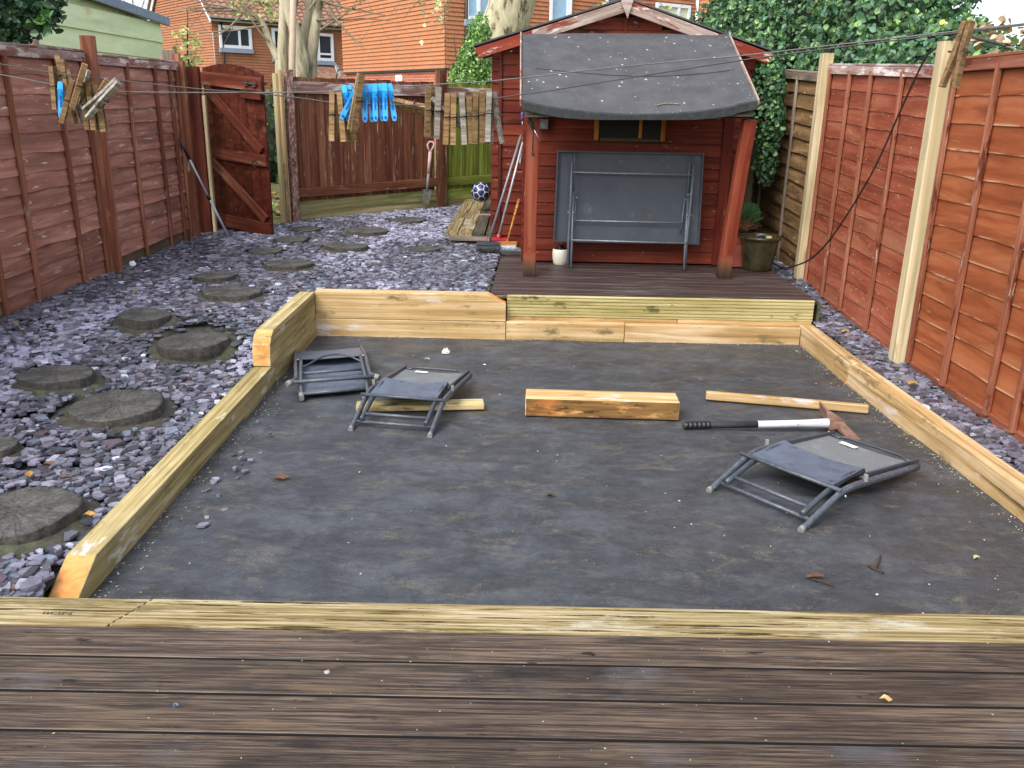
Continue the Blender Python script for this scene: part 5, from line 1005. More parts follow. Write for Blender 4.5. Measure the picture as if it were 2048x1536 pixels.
# grit, crumbs and splinters scattered on membrane and deck
def grit():
    N = 1950; vs, fs, cs = [], [], []
    for i_ in range(N):
        edge = i_ >= 320 and i_ < 1770
        if i_ < 320: x, y = RNG.uniform(-1.33, 1.98), RNG.uniform(2.35, 5.85); z = .008; s_ = RNG.uniform(.0010, .0032)*(1.9 if RNG.random() < .05 else 1)
        elif edge:
            e_ = RNG.random(); d_ = abs(RNG.normal(0, .05)); z = .006; s_ = RNG.uniform(.0010, .0036)
            if e_ < .35: x, y = -1.365+d_, RNG.uniform(2.35, 5.85)
            elif e_ < .65: x, y = RNG.uniform(-1.35, 2.0), 5.872-d_
            else: y = RNG.uniform(2.4, 5.8); x = 2.0+(5.0-min(y, 5.0))*.029-d_
        else: x, y = RNG.uniform(-1.2, 1.4), RNG.uniform(1.55, 2.28); z = DZ+.0015; s_ = RNG.uniform(.0007, .0020)
        c = [(.40, .38, .34), (.36, .30, .20), (.04, .04, .04), (.55, .55, .53), (.16, .10, .06)][RNG.choice(5, p=([.12, .33, .35, .03, .17] if edge else [.3, .2, .27, .13, .1]))]; el = RNG.uniform(1, 2.4); a = RNG.random()*6.3; dx, dy = math.cos(a)*s_*el, math.sin(a)*s_*el
        n = len(vs); vs += [(x-dx, y-dy, z), (x+dy/el, y-dx/el, z), (x+dx, y+dy, z), (x-dy/el, y+dx/el, z), (x, y, z+s_*.9)]; fs += [(n, n+1, n+4), (n+1, n+2, n+4), (n+2, n+3, n+4), (n+3, n, n+4)]; cs += [c+(1,)]*5
    return soup('grit', vs, fs, cs)
o = part('scattered_grit', grit(), M_['litter'], kind='stuff'); tag(o, 'crumbs of grit and splinters scattered on membrane and deck', 'grit')
pts = [(x, y) for x, y in [(-1.29+abs(RNG.normal(0, .1)), RNG.uniform(2.9, 4.7)) for _ in range(26)]]; o = part('stray_slate', chips('stray', pts, lambda x, y: .004, (.008, .02), False), M_['slate'], kind='stuff'); tag(o, 'stray slate chips fallen onto the membrane beside the low sleeper', 'slate chippings')
p = ZP(655, 1345, DZ); scrap('grey_crumb', 'grey curled crumb lying on the brown decking', 'scrap', p, .010, plain('grey_crumb', '#8b8a84', .8), 7, .006); leafthing('pale splinter lying across a decking gap at the right', ZP(1757, 1403, DZ), .032, M_['newwood'], -.35, 'wood_splinter'); leafthing('tiny blue scrap on the decking at the left', ZP(347, 1421, DZ), .014, plain('faded_blue_plastic', '#5c7f9c', .5), .8, 'plastic_scrap')

# ================================================================== WASHING LINES AND PEGS
def LY(x): return 1.60-.245*x/1024 if False else 1.62-.265*x/1000            # distance of the lines in front of the camera
def LP(x, y): return YP(x, y, LY(x))
lineA = [(-160, 104), (0, 128), (97, 144), (173, 154), (240, 161), (410, 179), (498, 185), (600, 196), (655, 204), (700, 209), (784, 210), (869, 209), (940, 204), (995, 196), (1042, 189), (1100, 181), (1300, 149), (1500, 118), (1700, 92), (1895, 68), (2048, 50), (2250, 26)]
lineB = [(-160, 124), (0, 150), (97, 168), (173, 178), (240, 183), (410, 185), (600, 184), (690, 180), (780, 174), (880, 168), (1000, 160), (1200, 137), (1400, 118), (1500, 109), (1700, 86), (1895, 64), (2048, 47), (2250, 22)]
for ln, mt, lab in ((lineA, 'darkwire', 'dark washing line carrying the pegs in front'), (lineB, 'wire', 'grey washing line running above the blue pegs')):
    o = part('washing_line', MB().tube(smooth([LP(*q)+V((0, (.0 if mt == 'darkwire' else .012), 0)) for q in ln], 4), .0010, 6).mesh(), M_[mt]); tag(o, lab, 'washing line')
def pegmesh(L=.075, w_=.0080):
    out = []
    for s_ in (-1, 1):
        m = MB(); prof = [(0, .0004), (.012, .0012), (.024, .0010), (.034, .0016), (L, .0070)]; th = .0062; vs = []
        for z_, y_ in prof:
            t_ = th*(1 if z_ < L*.8 else .8); y0 = s_*y_; y1 = s_*(y_+t_); vs += [(-w_/2, y0, -z_), (w_/2, y0, -z_), (w_/2, y1, -z_), (-w_/2, y1, -z_)]
        fs = [(i*4+j, i*4+(j+1) % 4, (i+1)*4+(j+1) % 4, (i+1)*4+j) for i in range(len(prof)-1) for j in range(4)]+[(3, 2, 1, 0), (16, 17, 18, 19)]; out.append(m.add(vs, fs).mesh('peg_prong'))
    m = MB(); z_ = .034
    m.tube([(w_/2+.001, -.0112, -z_), (-w_/2-.001, -.0112, -z_-.001)], .0012, 5); m.tube([(w_/2+.001, .0112, -z_), (-w_/2-.001, .0112, -z_-.001)], .0012, 5); m.tube([(w_/2+.0016, -.0112, -z_), (w_/2+.0016, 0, -z_+.005), (w_/2+.0016, .0112, -z_)], .0009, 5)
    m.tube([(w_/2+.0018*math.cos(a)*0+.001, .0035*math.cos(a), -z_+.0035*math.sin(a)) for a in [k*PI/4 for k in range(9)]], .001, 5)
    out.append(m.mesh('peg_spring')); return out
PGW, PGG = pegmesh(), pegmesh()
for q in PGW[:2]: q.materials.append(M_['pegw'])
for q in PGG[:2]: q.materials.append(M_['pegg'])
PGW[2].materials.append(M_['spring']); PGG[2].materials.append(M_['spring'])
def bluepeg(L=.060, w_=.009):
    out = []
    for s_ in (-1, 1):
        m = MB(); n = 8; vs = []
        zz = [0, .004, .012, .03, L-.008, L-.002, L]; ww = [.0035, .0045, .0048, .0042, .0048, .0038, .002]; yy = [.001, .002, .004, .0015, .006, .0075, .008]
        for z_, hw, y_ in zip(zz, ww, yy): vs += [(-hw, s_*y_, -z_), (hw, s_*y_, -z_), (hw*.9, s_*(y_+.0045), -z_), (-hw*.9, s_*(y_+.0045), -z_)]
        fs = [(i*4+j, i*4+(j+1) % 4, (i+1)*4+(j+1) % 4, (i+1)*4+j) for i in range(6) for j in range(4)]+[(3, 2, 1, 0), (24, 25, 26, 27)]; me = m.add(vs, fs).mesh('peg_prong'); me.materials.append(M_['blue'] if s_ < 0 else M_['blue2']); out.append(me)
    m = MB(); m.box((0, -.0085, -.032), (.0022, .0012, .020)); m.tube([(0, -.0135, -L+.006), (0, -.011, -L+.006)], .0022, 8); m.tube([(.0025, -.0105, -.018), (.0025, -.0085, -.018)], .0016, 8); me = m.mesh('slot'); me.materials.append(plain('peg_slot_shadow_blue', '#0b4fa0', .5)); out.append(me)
    return out
PGB = bluepeg()
def peg(kind, x, y, tilt, lab, Yoff=0, spin=0, sc=1.0, pitch=0):
    p = YP(x, y, LY(x)+Yoff); ms = {'w': PGW, 'g': PGG, 'b': PGB}[kind]; g = root('clothes_peg', lab, 'clothes peg', p, 'clothes pegs on the washing lines')
    M = Matrix.Translation(p) @ Matrix.Rotation(tilt, 4, 'Y') @ Matrix.Rotation(pitch, 4, 'X') @ Matrix.Rotation(spin, 4, 'Z') @ Matrix.Scale(sc, 4)
    for n_, me in zip(('prong', 'prong', 'spring' if kind != 'b' else 'slot'), ms): part(n_, me, None, g, M)
ordn = ['first', 'second', 'third', 'fourth', 'fifth', 'sixth', 'seventh', 'eighth', 'ninth']
row = [(895, 186, 'w', .05), (907, 186, 'w', .02), (923, 185, 'g', -.05), (937, 183, 'w', -.05), (951, 183, 'w', .02), (964, 180, 'w', .0), (978, 178, 'g', .03)]
for k, (x, y, kd, t) in enumerate(row): peg(kd, x, y, t, ordn[k]+(' wooden' if kd == 'w' else ' greyed')+' peg in the neat row left of the shed', 0, .12)
peg('g', 984, 184, -.10, 'pale greyed peg seen edge-on at the right end of the neat row', .012, 1.2)
peg('w', 857, 172, .04, 'brown wooden peg just left of the neat row', 0, .2); peg('g', 877, 174, .06, 'whitish grey peg second left of the neat row', 0, .2)
peg('w', 864, 176, -.05, 'dark wooden peg half hidden behind the brown one', .02, .3)
peg('g', 862, 198, -1.0+2*.05, 'grey peg lying slanted beside the brown one', .0, .5, .8); 
peg('w', 786, 204, -1.35, 'brown peg hanging sideways right of the blue pegs', .012, .8, .95)
peg('w', 664, 183, .05, 'wooden peg left of the blue pegs, leftmost of its pair', 0, .15); peg('w', 679, 184, -.05, 'wooden peg left of the blue pegs, right one of its pair', 0, .1); peg('w', 686, 186, -.16, 'dark peg hidden behind the pair left of the blue pegs', .02, .6)
peg('w', 722, 147, .20, 'tall wooden peg clipped across the blue pegs', -.02, .45, 1.15)
for k, (x, y, t, yo) in enumerate(((688, 170, -.10, .01), (697, 170, -.15, .02), (715, 172, .5, 0), (730, 169, .03, 0), (740, 169, -.03, .012), (749, 167, 0, 0), (759, 167, -.06, .014), (769, 166, 0, 0), (779, 167, -.12, .012))): peg('b', x, y, t, ordn[k]+' blue plastic peg counted from the left of the blue bunch', yo, .15, .93)
left = [(104, 132, 'w', .01, 0, 0, .95, 'straight wooden peg at the left end of the left bunch'), (113, 110, 'w', -.12, .02, .5, 1.0, 'dark peg standing highest in the left bunch'), (124, 118, 'w', -.04, .02, .2, .95, 'greyish peg standing up beside the highest one'), (137, 138, 'w', -.12, .02, .2, .8, 'orange-tinted short peg in the left bunch'),
 (170, 128, 'w', .42, -.02, .5, 1.05, 'slanting peg clipped across the left bunch'), (176, 140, 'g', .42, .01, .9, .8, 'grey peg behind the slanting one'), (145, 160, 'w', .38, -.01, .3, 1.0, 'long peg leaning left at the foot of the left bunch'), (130, 158, 'w', -.05, .0, .2, .8, 'upright peg behind the leaning ones'), (140, 190, 'w', -.1, .02, .6, .65, 'short dark peg hanging low in the left bunch'), (150, 195, 'g', -.22, .02, .8, .6, 'grey peg crossing low in the left bunch'),
 (165, 164, 'w', -.02, 0, .1, 1.05, 'straight brown peg left of the last three'), (177, 164, 'w', -.03, 0, .1, 1.05, 'straight yellowish peg in the left bunch'), (190, 164, 'w', -.08, .012, .2, 1.1, 'straight peg at the right of the left bunch'), (215, 158, 'w', .62, .0, .5, 1.0, 'peg lying slanted at the right end of the left bunch'), (236, 162, 'g', .85, -.012, .9, 1.1, 'greyed peg lying almost flat at the right end of the left bunch')]
for x, y, kd, t, yo, sp, sc, lab in left: peg(kd, x, y, t, lab, yo, sp, sc)
peg('b', 121, 163, .09, 'single blue plastic peg in the left bunch', -.01, .3, 1.0)
peg('w', 1937, 42, .14, 'large-looking wooden peg alone at the right end of the lines', 0, .45, 1.0)

# ================================================================== BEYOND THE GARDEN
def clad(L, z0, z1, gauge, out=.026):
    """wall of overlapping courses, local x along, z up, faces -y"""
    m = MB(); z = z0
    while z < z1:
        zt = min(z+gauge*1.04, z1); m.add([(0, -out, z), (L, -out, z), (L, 0, zt), (0, 0, zt), (0, 0, z), (L, 0, z)], [(0, 1, 2, 3), (0, 4, 5, 1)]); z += gauge
    return m.mesh('courses')
def wallM(A, B):
    A, B = V(A), V(B); x = (B-A).normalized(); z = V((0, 0, 1)); y = z.cross(x); M = Matrix((x, y, z)).transposed().to_4x4(); M.translation = A; return M
def window(parent, M, x0, x1, z0, z1, glass, mull=(), fw=.07, sill=True, trans=()):
    wn = part('window', MB().box(((x0+x1)/2, -.045, (z0+z1)/2), (x1-x0-.02, .02, z1-z0-.02)).mesh(), glass, parent, M)
    for n_, c, d in (('frame', ((x0+x1)/2, -.07, z1-fw/2), (x1-x0, .07, fw)), ('frame', ((x0+x1)/2, -.07, z0+fw/2), (x1-x0, .07, fw)), ('frame', (x0+fw/2, -.072, (z0+z1)/2), (fw, .07, z1-z0-fw*2+.004)), ('frame', (x1-fw/2, -.072, (z0+z1)/2), (fw, .07, z1-z0-fw*2+.004))): part(n_, MB().box(c, d).mesh(), M_['upvc'], wn, M)
    for f in mull: part('mullion', MB().box((x0+(x1-x0)*f, -.073, (z0+z1)/2), (.09, .06, z1-z0-fw*2)).mesh(), M_['upvc'], wn, M)
    for f in trans: part('transom', MB().box(((x0+x1)/2, -.074, z0+(z1-z0)*f), (x1-x0-fw*2, .06, .08)).mesh(), M_['upvc'], wn, M)
    if sill: part('sill', MB().box(((x0+x1)/2, -.08, z0-.09), (x1-x0+.06, .12, .16)).mesh(), M_['lead'], wn, M)
    return wn
# middle house: tile-hung corner house
C0 = YP(891, 136, 25.0); dl = V((-.552, .834, 0)).normalized(); dr = V((.834, .552, 0)).normalized(); C0.z = 0
h1 = root('tile_hung_house', 'orange tile-hung house behind the rear fence', 'house', C0); zt_ = YP(891, 136, 25.0).z
A = C0+dl*7.0; ML = wallM(A, C0); MR = wallM(C0, C0+dr*19)
part('tile_hung_wall', clad(7.0, zt_, 7.2, .11), M_['tilehung'], h1, ML); part('tile_hung_wall', clad(19, zt_, 7.2, .11), M_['tilehung3'], h1, MR)
part('brick_wall', MB().box((3.52, .12, zt_/2-.06), (6.96, .12, zt_+.1)).mesh(), M_['brick'], h1, ML); part('brick_wall', MB().box((9.46, .12, zt_/2-.06), (18.9, .12, zt_+.1)).mesh(), M_['brick'], h1, MR)
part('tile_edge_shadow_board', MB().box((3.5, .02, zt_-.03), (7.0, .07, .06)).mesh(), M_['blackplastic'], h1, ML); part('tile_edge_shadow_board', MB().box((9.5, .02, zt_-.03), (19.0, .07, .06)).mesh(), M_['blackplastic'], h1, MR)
part('downpipe', MB().tube([C0+dr*.62+V((.03, -.06, 7)), C0+dr*.62+V((.03, -.06, zt_)), C0+dr*.62+V((.03, -.06, .5))], .05, 8).mesh(), M_['blackplastic'], h1)
m = MB(); B2 = C0+dr*19; cx = [C0-dl*.3-dr*.3, B2-dl*.3, B2+dl*7.3, C0+dl*7.3-dr*.3]; m.slab([V((q.x, q.y, 7.2)) for q in cx], (0, 0, .12)); rf = C0+dl*3.5; r2 = B2+dl*3.5
m.add([V((cx[0].x, cx[0].y, 7.33)), V((cx[1].x, cx[1].y, 7.33)), V((cx[2].x, cx[2].y, 7.33)), V((cx[3].x, cx[3].y, 7.33)), V((rf.x, rf.y, 9.6)), V((r2.x, r2.y, 9.6))], [(0, 1, 5, 4), (2, 3, 4, 5), (1, 2, 5), (3, 0, 4)]); part('roof', m.mesh(), M_['rooftile'], h1)
def rx_(px):   # local x on the right wall for a pixel column
    d = ray(px, 60); n = V((dr.y, -dr.x, 0)); t = (C0-O0).dot(n)/d.dot(n); q = O0+d*t; return (q-C0).dot(dr), q
def rz_(px, py):
    d = ray(px, py); n = V((dr.y, -dr.x, 0)); t = (V((C0.x, C0.y, 0))-V((0, 0, 0))).dot(n)/d.dot(n); return CAM_H+d.z*t
window(h1, MR, rx_(929)[0], rx_(984)[0], rz_(929, 38), 4.9, M_['glassblue'], (.45,)); window(h1, MR, rx_(1096)[0], rx_(1138)[0], rz_(1096, 50), 5.2, M_['glassblue'], (.86,)); window(h1, MR, rx_(1206)[0], rx_(1262)[0], rz_(1206, 18), 5.6, M_['glass']); 
window(h1, MR, rx_(1306)[0], rx_(1374)[0], rz_(1340, 46), rz_(1340, 8), M_['blind'], (.66,), .09)
part('wall_notice', MB().box((7.0-(C0-YP(797, 155, 27.5)).to_2d().length, -.01+.07, rz_(797, 154)*.985), (.42, .03, .34)).mesh(), M_['upvc'], h1, ML)
# projecting tile-hung wing at the right
W0, W1 = YP(1389, 100, 23.5), YP(1640, 100, 21.8); W0.z = W1.z = 0; h2 = root('tile_hung_wing', 'projecting orange tile-hung wing above the summerhouse roof', 'house', W0); MW = wallM(W0, W1); Lw = (W1-W0).length
part('tile_hung_wall', clad(Lw, -.1, 6.5, .11), M_['tilehung3'], h2, MW); xx = (W1-W0).normalized(); yy = V((-xx.y, xx.x, 0)); part('side_wall', clad(1.3, -.1, 6.5, .11), M_['tilehung3'], h2, wallM(W0+yy*1.3, W0)); part('corner_pipe', MB().tube([W0+V((-.02, -.05, 6.5)), W0+V((-.02, -.05, .3))], .035, 8).mesh(), M_['upvc'], h2)
m = MB(); m.slab([V((*(W0-yy*.2).xy, 6.5)), V((*(W1-yy*.2).xy, 6.5)), V((*(W1+yy*1.4).xy, 7.0)), V((*(W0+yy*1.4).xy, 7.0))], (0, 0, .1)); part('roof', m.mesh(), M_['rooftile'], h2)
# left house
Cc = YP(424, 46, 38.0); ez = Cc.z+.3; Cc.z = 0; df = V((.77, .64, 0)).normalized(); dg_ = V((-.64, .77, 0)); h3 = root('brick_gable_house', 'orange house with brown tiled roof beyond the gate', 'house', Cc)
MF = wallM(Cc, Cc+df*20); MG = wallM(Cc+dg_*7.4, Cc); part('tile_hung_wall', clad(20, -.1, ez, .11), M_['tilehung2'], h3, MF)
gw = clad(7.4, -.1, ez, .11); part('gable_wall', gw, M_['tilehung2'], h3, MG)
m = MB(); z = ez; ah = 3.6
while z < ez+ah-.1:
    k = 1-(z-ez)/ah; k2 = 1-(min(z+.114, ez+ah)-ez)/ah; c = 3.7; m.add([(c-c*k, -.034, z), (c+c*k, -.034, z), (c+c*k2, 0, z+.114), (c-c*k2, 0, z+.114)], [(0, 1, 2, 3)]); z += .11
part('gable_top', m.mesh(), M_['tilehung2'], h3, MG)
for s_ in (-1, 1):
    a = V((3.7+s_*3.95, -.12, ez-.22)); b = V((3.7, -.12, ez+ah+.02)); board(h3, 'verge_board', MG @ a, MG @ b, .22, .05, MG.to_3x3() @ V((0, -1, 0)), M_['upvc'])
def rooftile(L, D, H_):
    nx, nr = int(L/.30)*4, 24; vs, fs = [], []
    for r_ in range(nr):
        for e_ in (0, 1):
            t = (r_+e_)/nr
            for i_ in range(nx+1): x = L*i_/nx; vs.append((x, D*t, H_*t+(.05 if e_ == 0 else 0)+.028*math.sin(2*PI*i_/4)))
    for r_ in range(nr*2-1):
        for i_ in range(nx): k = r_*(nx+1)+i_; fs.append((k, k+1, k+nx+2, k+nx+1))
    return soup('pantiles', vs, fs)
rl = part('roof', rooftile(20.6, 4.0, ah+.25), M_['rooftile'], h3, MF @ Matrix.Translation((-.25, -.32, ez-.12)))
part('fascia', MB().box((10, -.20, ez-.13), (20.3, .05, .20)).mesh(), M_['upvc'], h3, MF); part('gutter', MB().tube([MF @ V((-.2, -.33, ez-.12)), MF @ V((20, -.33, ez-.12))], .06, 6).mesh(), M_['blackplastic'], h3)
part('back_roof', MB().slab([MF @ V((-.25, 3.66, ez+ah+.1)), MF @ V((20.3, 3.66, ez+ah+.1)), MF @ V((20.3, 7.7, ez-.1)), MF @ V((-.25, 7.7, ez-.1))], (0, 0, .08)).mesh(), M_['rooftile'], h3)
def fx(px, py):
    d = ray(px, py); n = V((df.y, -df.x, 0)); t = V((Cc.x, Cc.y, 0)).dot(n)/d.dot(n); q = O0+d*t; return (V((q.x, q.y, 0))-Cc).dot(df), q.z
for (a, b, ml, tr) in (((439, 97), (500, 52), (.62,), ()), ((545, 116), (575, 57), (), (.3,)), ((634, 122), (664, 67), (), (.25,))):
    xa, za = fx(*a); xb, zb = fx(b[0], b[1]); xm, zm = fx((a[0]+b[0])/2, a[1]); xm2, zt2 = fx((a[0]+b[0])/2, b[1]); window(h3, MF, xa, xb, zm, zt2, M_['glass'], ml, .12, True, tr)
part('downpipe', MB().tube([MF @ V((.35, -.08, ez-.2)), MF @ V((.35, -.08, 1))], .045, 6).mesh(), M_['blackplastic'], h3)
xa, za = fx(628, 150); part('porch_roof', MB().slab([MF @ V((xa-.6, -1.2, za-.5)), MF @ V((xa+3.0, -1.2, za-.5)), MF @ V((xa+3.0, 0, za+.35)), MF @ V((xa-.6, 0, za+.35))], (0, 0, .08)).mesh(), M_['rooftile'], h3)
c = YP(672, 140, 36); g = root('satellite_dish', 'grey satellite dish on the far house wall', 'satellite dish', c); part('dish', MB().lathe([(.001, 0), (.15, .02), (.27, .07)], (0, 0, 0), 16).mesh(), M_['upvc'], g, Matrix.Translation(c) @ Matrix.Rotation(1.25, 4, 'Y')); part('arm', MB().tube([c+V((0, 0, -.3)), c+V((.1, -.1, 0)), c+V((.35, -.2, .05))], .025, 6).mesh(), M_['blackplastic'], g)

# pale green boarded outbuilding beyond the left fence
BX = -4.6; g = root('boarded_outbuilding', 'pale green boarded outbuilding beyond the left fence', 'outbuilding', (BX, 10, 0)); yE = 12.0
zt0 = lambda y: 2.455+(12.0-y)*.045
k = 0; z = 1.2
while z < 2.62:
    yy0 = 6.2; zc = z+.11
    y_end = yE
    if zc+.11 > zt0(yE): y_end = min(yE, 12.0-(zc+.11-2.455)/.045)
    if y_end > yy0+.3: board(g, 'cladding_board', (BX+.0, yy0, zc), (BX+.0, y_end, zc), .235, .022, (1, 0, .11), M_['cladding'])
    z += .205; k += 1
part('wall_core', MB().slab([(BX-.05, 6.2, -.1), (BX-.05, yE-.02, -.1), (BX-.05, yE-.02, zt0(yE)), (BX-.05, 6.2, zt0(6.2))], (-2.4, 0, 0)).mesh(), M_['cladding'], g)
board(g, 'roof_edge', (BX+.05, 6.0, zt0(6.0)+.035), (BX+.05, yE+.15, zt0(yE+.15)+.035), .10, .05, (1, 0, 0), M_['roofedge']); part('roof_sheet', MB().slab([(BX+.02, 6.0, zt0(6)+.05), (BX+.02, yE+.15, zt0(yE)+.05), (BX-2.6, yE+.15, zt0(yE)+.12), (BX-2.6, 6, zt0(6)+.12)], (0, 0, .03)).mesh(), M_['roofedge'], g)
post('fence_post', 'grey weathered post behind the end of the left fence', -3.62, 9.6, 0, 2.02, .16, .05, M_['greypale'])
o = board(None, 'garden_screen', (-3.62, 6.05, 1.62), (-3.62, 4.8, 1.62), .7, .03, (1, 0, 0), M_['oldboard']); tag(o, 'dark green-grey board behind the left fence under the leaves', 'screen')

# ------------------------------------------------------------------ vegetation
def leafset(N, sampler, size, cols, flat=.0, curl=.25):
    vs, fs, cs = [], [], []
    for _ in range(N):
        r_ = sampler()
        if r_ is None: continue
        p, nrm = r_; nrm = (V(nrm)+V((random.gauss(0, 1), random.gauss(0, 1), random.gauss(0, 1)))*.75).normalized(); t = nrm.cross(V((random.random()-.5, random.random()-.5, random.random()-.5))).normalized(); b = nrm.cross(t); L = random.uniform(*size); w_ = L*random.uniform(.32, .48)
        n = len(vs); vs += [p, p+t*L*.3+b*w_+nrm*L*curl*.5, p+t*L*.75+b*w_*.7+nrm*L*curl*.3, p+t*L, p+t*L*.75-b*w_*.7+nrm*L*curl*.3, p+t*L*.3-b*w_+nrm*L*curl*.5, p+t*L*.5]
        fs += [(n, n+6, n+2, n+1), (n+6, n+3, n+2), (n, n+5, n+4, n+6), (n+6, n+4, n+3)]; c = cols[min(int(random.random()*len(cols)), len(cols)-1)]; k = random.uniform(.7, 1.3); cs += [(c[0]*k, c[1]*k, c[2]*k, 1)]*7
    return soup('leaves', vs, fs, cs)
def L3(*h): return [lin(x)[:3] for x in h]
IVY = L3('#44663c', '#527848', '#385636', '#648a52', '#2c4532', '#4e7a5c', '#3a5a34', '#86a862', '#587e60')
def blobs(bl, front=False):
    tot = [r[0]*r[1]+r[1]*r[2]+r[0]*r[2] for c, r in bl]; S = sum(tot)
    def f():
        x = random.random()*S; i_ = 0
        while x > tot[i_]: x -= tot[i_]; i_ += 1
        c, r = bl[i_]; d = V((random.gauss(0, 1), random.gauss(0, 1), random.gauss(0, 1))).normalized(); k = random.uniform(.86, 1.06)*(1+.16*pnoise(V((d.x*2.5+i_, d.y*2.5, d.z*2.5)))+.08*pnoise(V((d.x*7, d.y*7+i_, d.z*7))))
        p = V(c)+V((d.x*r[0], d.y*r[1], d.z*r[2]))*k
        if p.z < .25: return None
        if front:
            if d.y > .5 or d.x > .6 or d.z < -.6: return f() if random.random() < .9 else None
            for j_, (c2, r2_) in enumerate(bl):
                if j_ != i_ and ((p.x-c2[0])/r2_[0])**2+((p.y-c2[1])/r2_[1])**2+((p.z-c2[2])/r2_[2])**2 < .72: return f()
        return p, d
    return f
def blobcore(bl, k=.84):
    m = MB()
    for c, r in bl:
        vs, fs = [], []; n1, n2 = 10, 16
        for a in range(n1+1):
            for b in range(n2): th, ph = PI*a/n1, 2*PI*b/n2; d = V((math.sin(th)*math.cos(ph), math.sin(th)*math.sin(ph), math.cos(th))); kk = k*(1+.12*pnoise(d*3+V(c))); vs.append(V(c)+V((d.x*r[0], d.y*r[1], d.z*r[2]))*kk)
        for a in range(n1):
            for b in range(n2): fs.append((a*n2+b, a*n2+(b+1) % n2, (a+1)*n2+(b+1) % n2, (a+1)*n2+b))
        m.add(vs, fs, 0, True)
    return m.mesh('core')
iv = root('ivy_hedge', 'great ivy hedge spilling over the right fence and shed corner', 'ivy hedge', (3.3, 8, 0))
IB = [((3.05, 4.5, 1.50), (.45, 1.0, .40)), ((3.05, 5.7, 1.50), (.5, .9, .42)), ((3.05, 6.8, 1.62), (.55, .8, .56)), ((3.1, 7.8, 1.95), (.62, .9, .85)), ((3.1, 8.9, 2.05), (.8, .9, 1.0)), ((2.95, 10.0, 2.1), (.95, .9, 1.05)), ((2.7, 10.8, 1.8), (.75, .8, 1.05)), ((2.26, 8.5, 1.85), (.24, .33, .34))]
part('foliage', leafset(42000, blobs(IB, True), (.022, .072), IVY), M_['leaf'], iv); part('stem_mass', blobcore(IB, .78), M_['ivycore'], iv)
DRY = [((3.04, 4.6, 1.52), (.46, 1.05, .42)), ((3.04, 5.9, 1.55), (.5, .9, .52)), ((2.2, 8.3, 1.75), (.2, .2, .2))]
part('dry_leaves', leafset(2200, blobs(DRY), (.04, .075), L3('#a08a68', '#8f7555', '#b9a58c', '#7a6040')), M_['leaf'], iv, None, 'stuff'); part('flowers', leafset(160, blobs(IB[2:5]), (.03, .05), L3('#c9b23a', '#d6c85a')), M_['leaf'], iv, None, 'stuff')
m = MB()
for q in range(9): yq = 4.4+q*.75; m.tube([(3.0+.1*math.sin(q), yq, -.05), (3.05, yq+.1, .8), (3.05+.1*math.cos(q*2), yq, 1.5)], [.035, .03, .02], 6)
part('trunk', m.mesh(), M_['darktwig'], iv)
cl = root('climbing_ivy', 'ivy trailing down between the summerhouse and the brown fence panel', 'ivy', (2.2, 7.9, .3))
CB = [((2.14, 7.95, 1.75), (.14, .25, .22)), ((2.16, 7.85, 1.45), (.12, .2, .25)), ((2.17, 7.8, 1.15), (.08, .12, .22))]
part('foliage', leafset(2600, blobs(CB), (.028, .055), IVY), M_['leaf'], cl); part('stem', MB().tube([(2.2, 7.98, .3), (2.17, 7.92, .9), (2.16, 7.9, 1.4), (2.2, 8.1, 1.8)], [.02, .015, .012, .01], 6).mesh(), M_['darktwig'], cl)
# bamboo-like green shrub behind the rear fence
sb = root('green_shrub', 'leafy bright green shrub behind the rear fence beside the big trunk', 'shrub', (-.75, 14, 0)); c = YP(938, 150, 14.0)
SB = [((c.x, 14, 1.75), (.32, .3, .45)), ((c.x+.10, 14, 2.15), (.25, .25, .35)), ((c.x+.15, 14, 2.5), (.16, .16, .3)), ((c.x-.1, 14, 1.3), (.35, .3, .5))]
part('foliage', leafset(7000, blobs(SB), (.03, .065), L3('#6f9a4a', '#84ad58', '#5a8440', '#9bbd6c', '#4c7038')), M_['leaf'], sb); m = MB()
for k in range(9): x = c.x+random.uniform(-.2, .2); m.tube([(x, 14, .3), (x+random.uniform(-.1, .2), 14, 1.5), (x+random.uniform(-.1, .3), 14, 2.5)], [.012, .01, .004], 5)
part('stems', m.mesh(), M_['darktwig'], sb)
# hedge and car-park glimpse seen through the gate opening
hg = root('clipped_hedge', 'dark green hedge seen through the gate opening', 'hedge', (-4.0, 13, .3)); HB = [((-4.6+.8*k, 12.6+.7*k, .9), (.7, .6, .85)) for k in range(4)]
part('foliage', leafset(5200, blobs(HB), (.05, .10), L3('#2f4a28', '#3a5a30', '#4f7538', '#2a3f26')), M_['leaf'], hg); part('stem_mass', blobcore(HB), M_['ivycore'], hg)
g2 = root('young_plant', 'pale yellow-green plant rising behind the left hinge post', 'plant', (-4.5, 13.5, .3)); c = YP(375, 100, 12.5); part('foliage', leafset(420, blobs([((c.x, 12.5, c.z), (.18, .15, .28)), ((c.x-.05, 12.5, c.z-.5), (.2, .2, .4))]), (.04, .07), L3('#a9b56a', '#8aa052', '#b6c07a')), M_['leaf'], g2); part('stem', MB().tube([(c.x, 12.5, .3), (c.x, 12.5, c.z), (c.x+.05, 12.5, c.z+.5)], [.02, .012, .005], 5).mesh(), M_['darktwig'], g2)
def litterleaves(n):
    vs = []
    def s():
        p = RP(random.uniform(-1.5, 3.0), -random.uniform(.1, 5.0)); return V((p.x, p.y, .37+random.uniform(0, .03))), (0, 0, 2.2)
    return leafset(n, s, (.05, .10), L3('#a8804e', '#8a6238', '#c2a274', '#6e4e30', '#b9915c'))
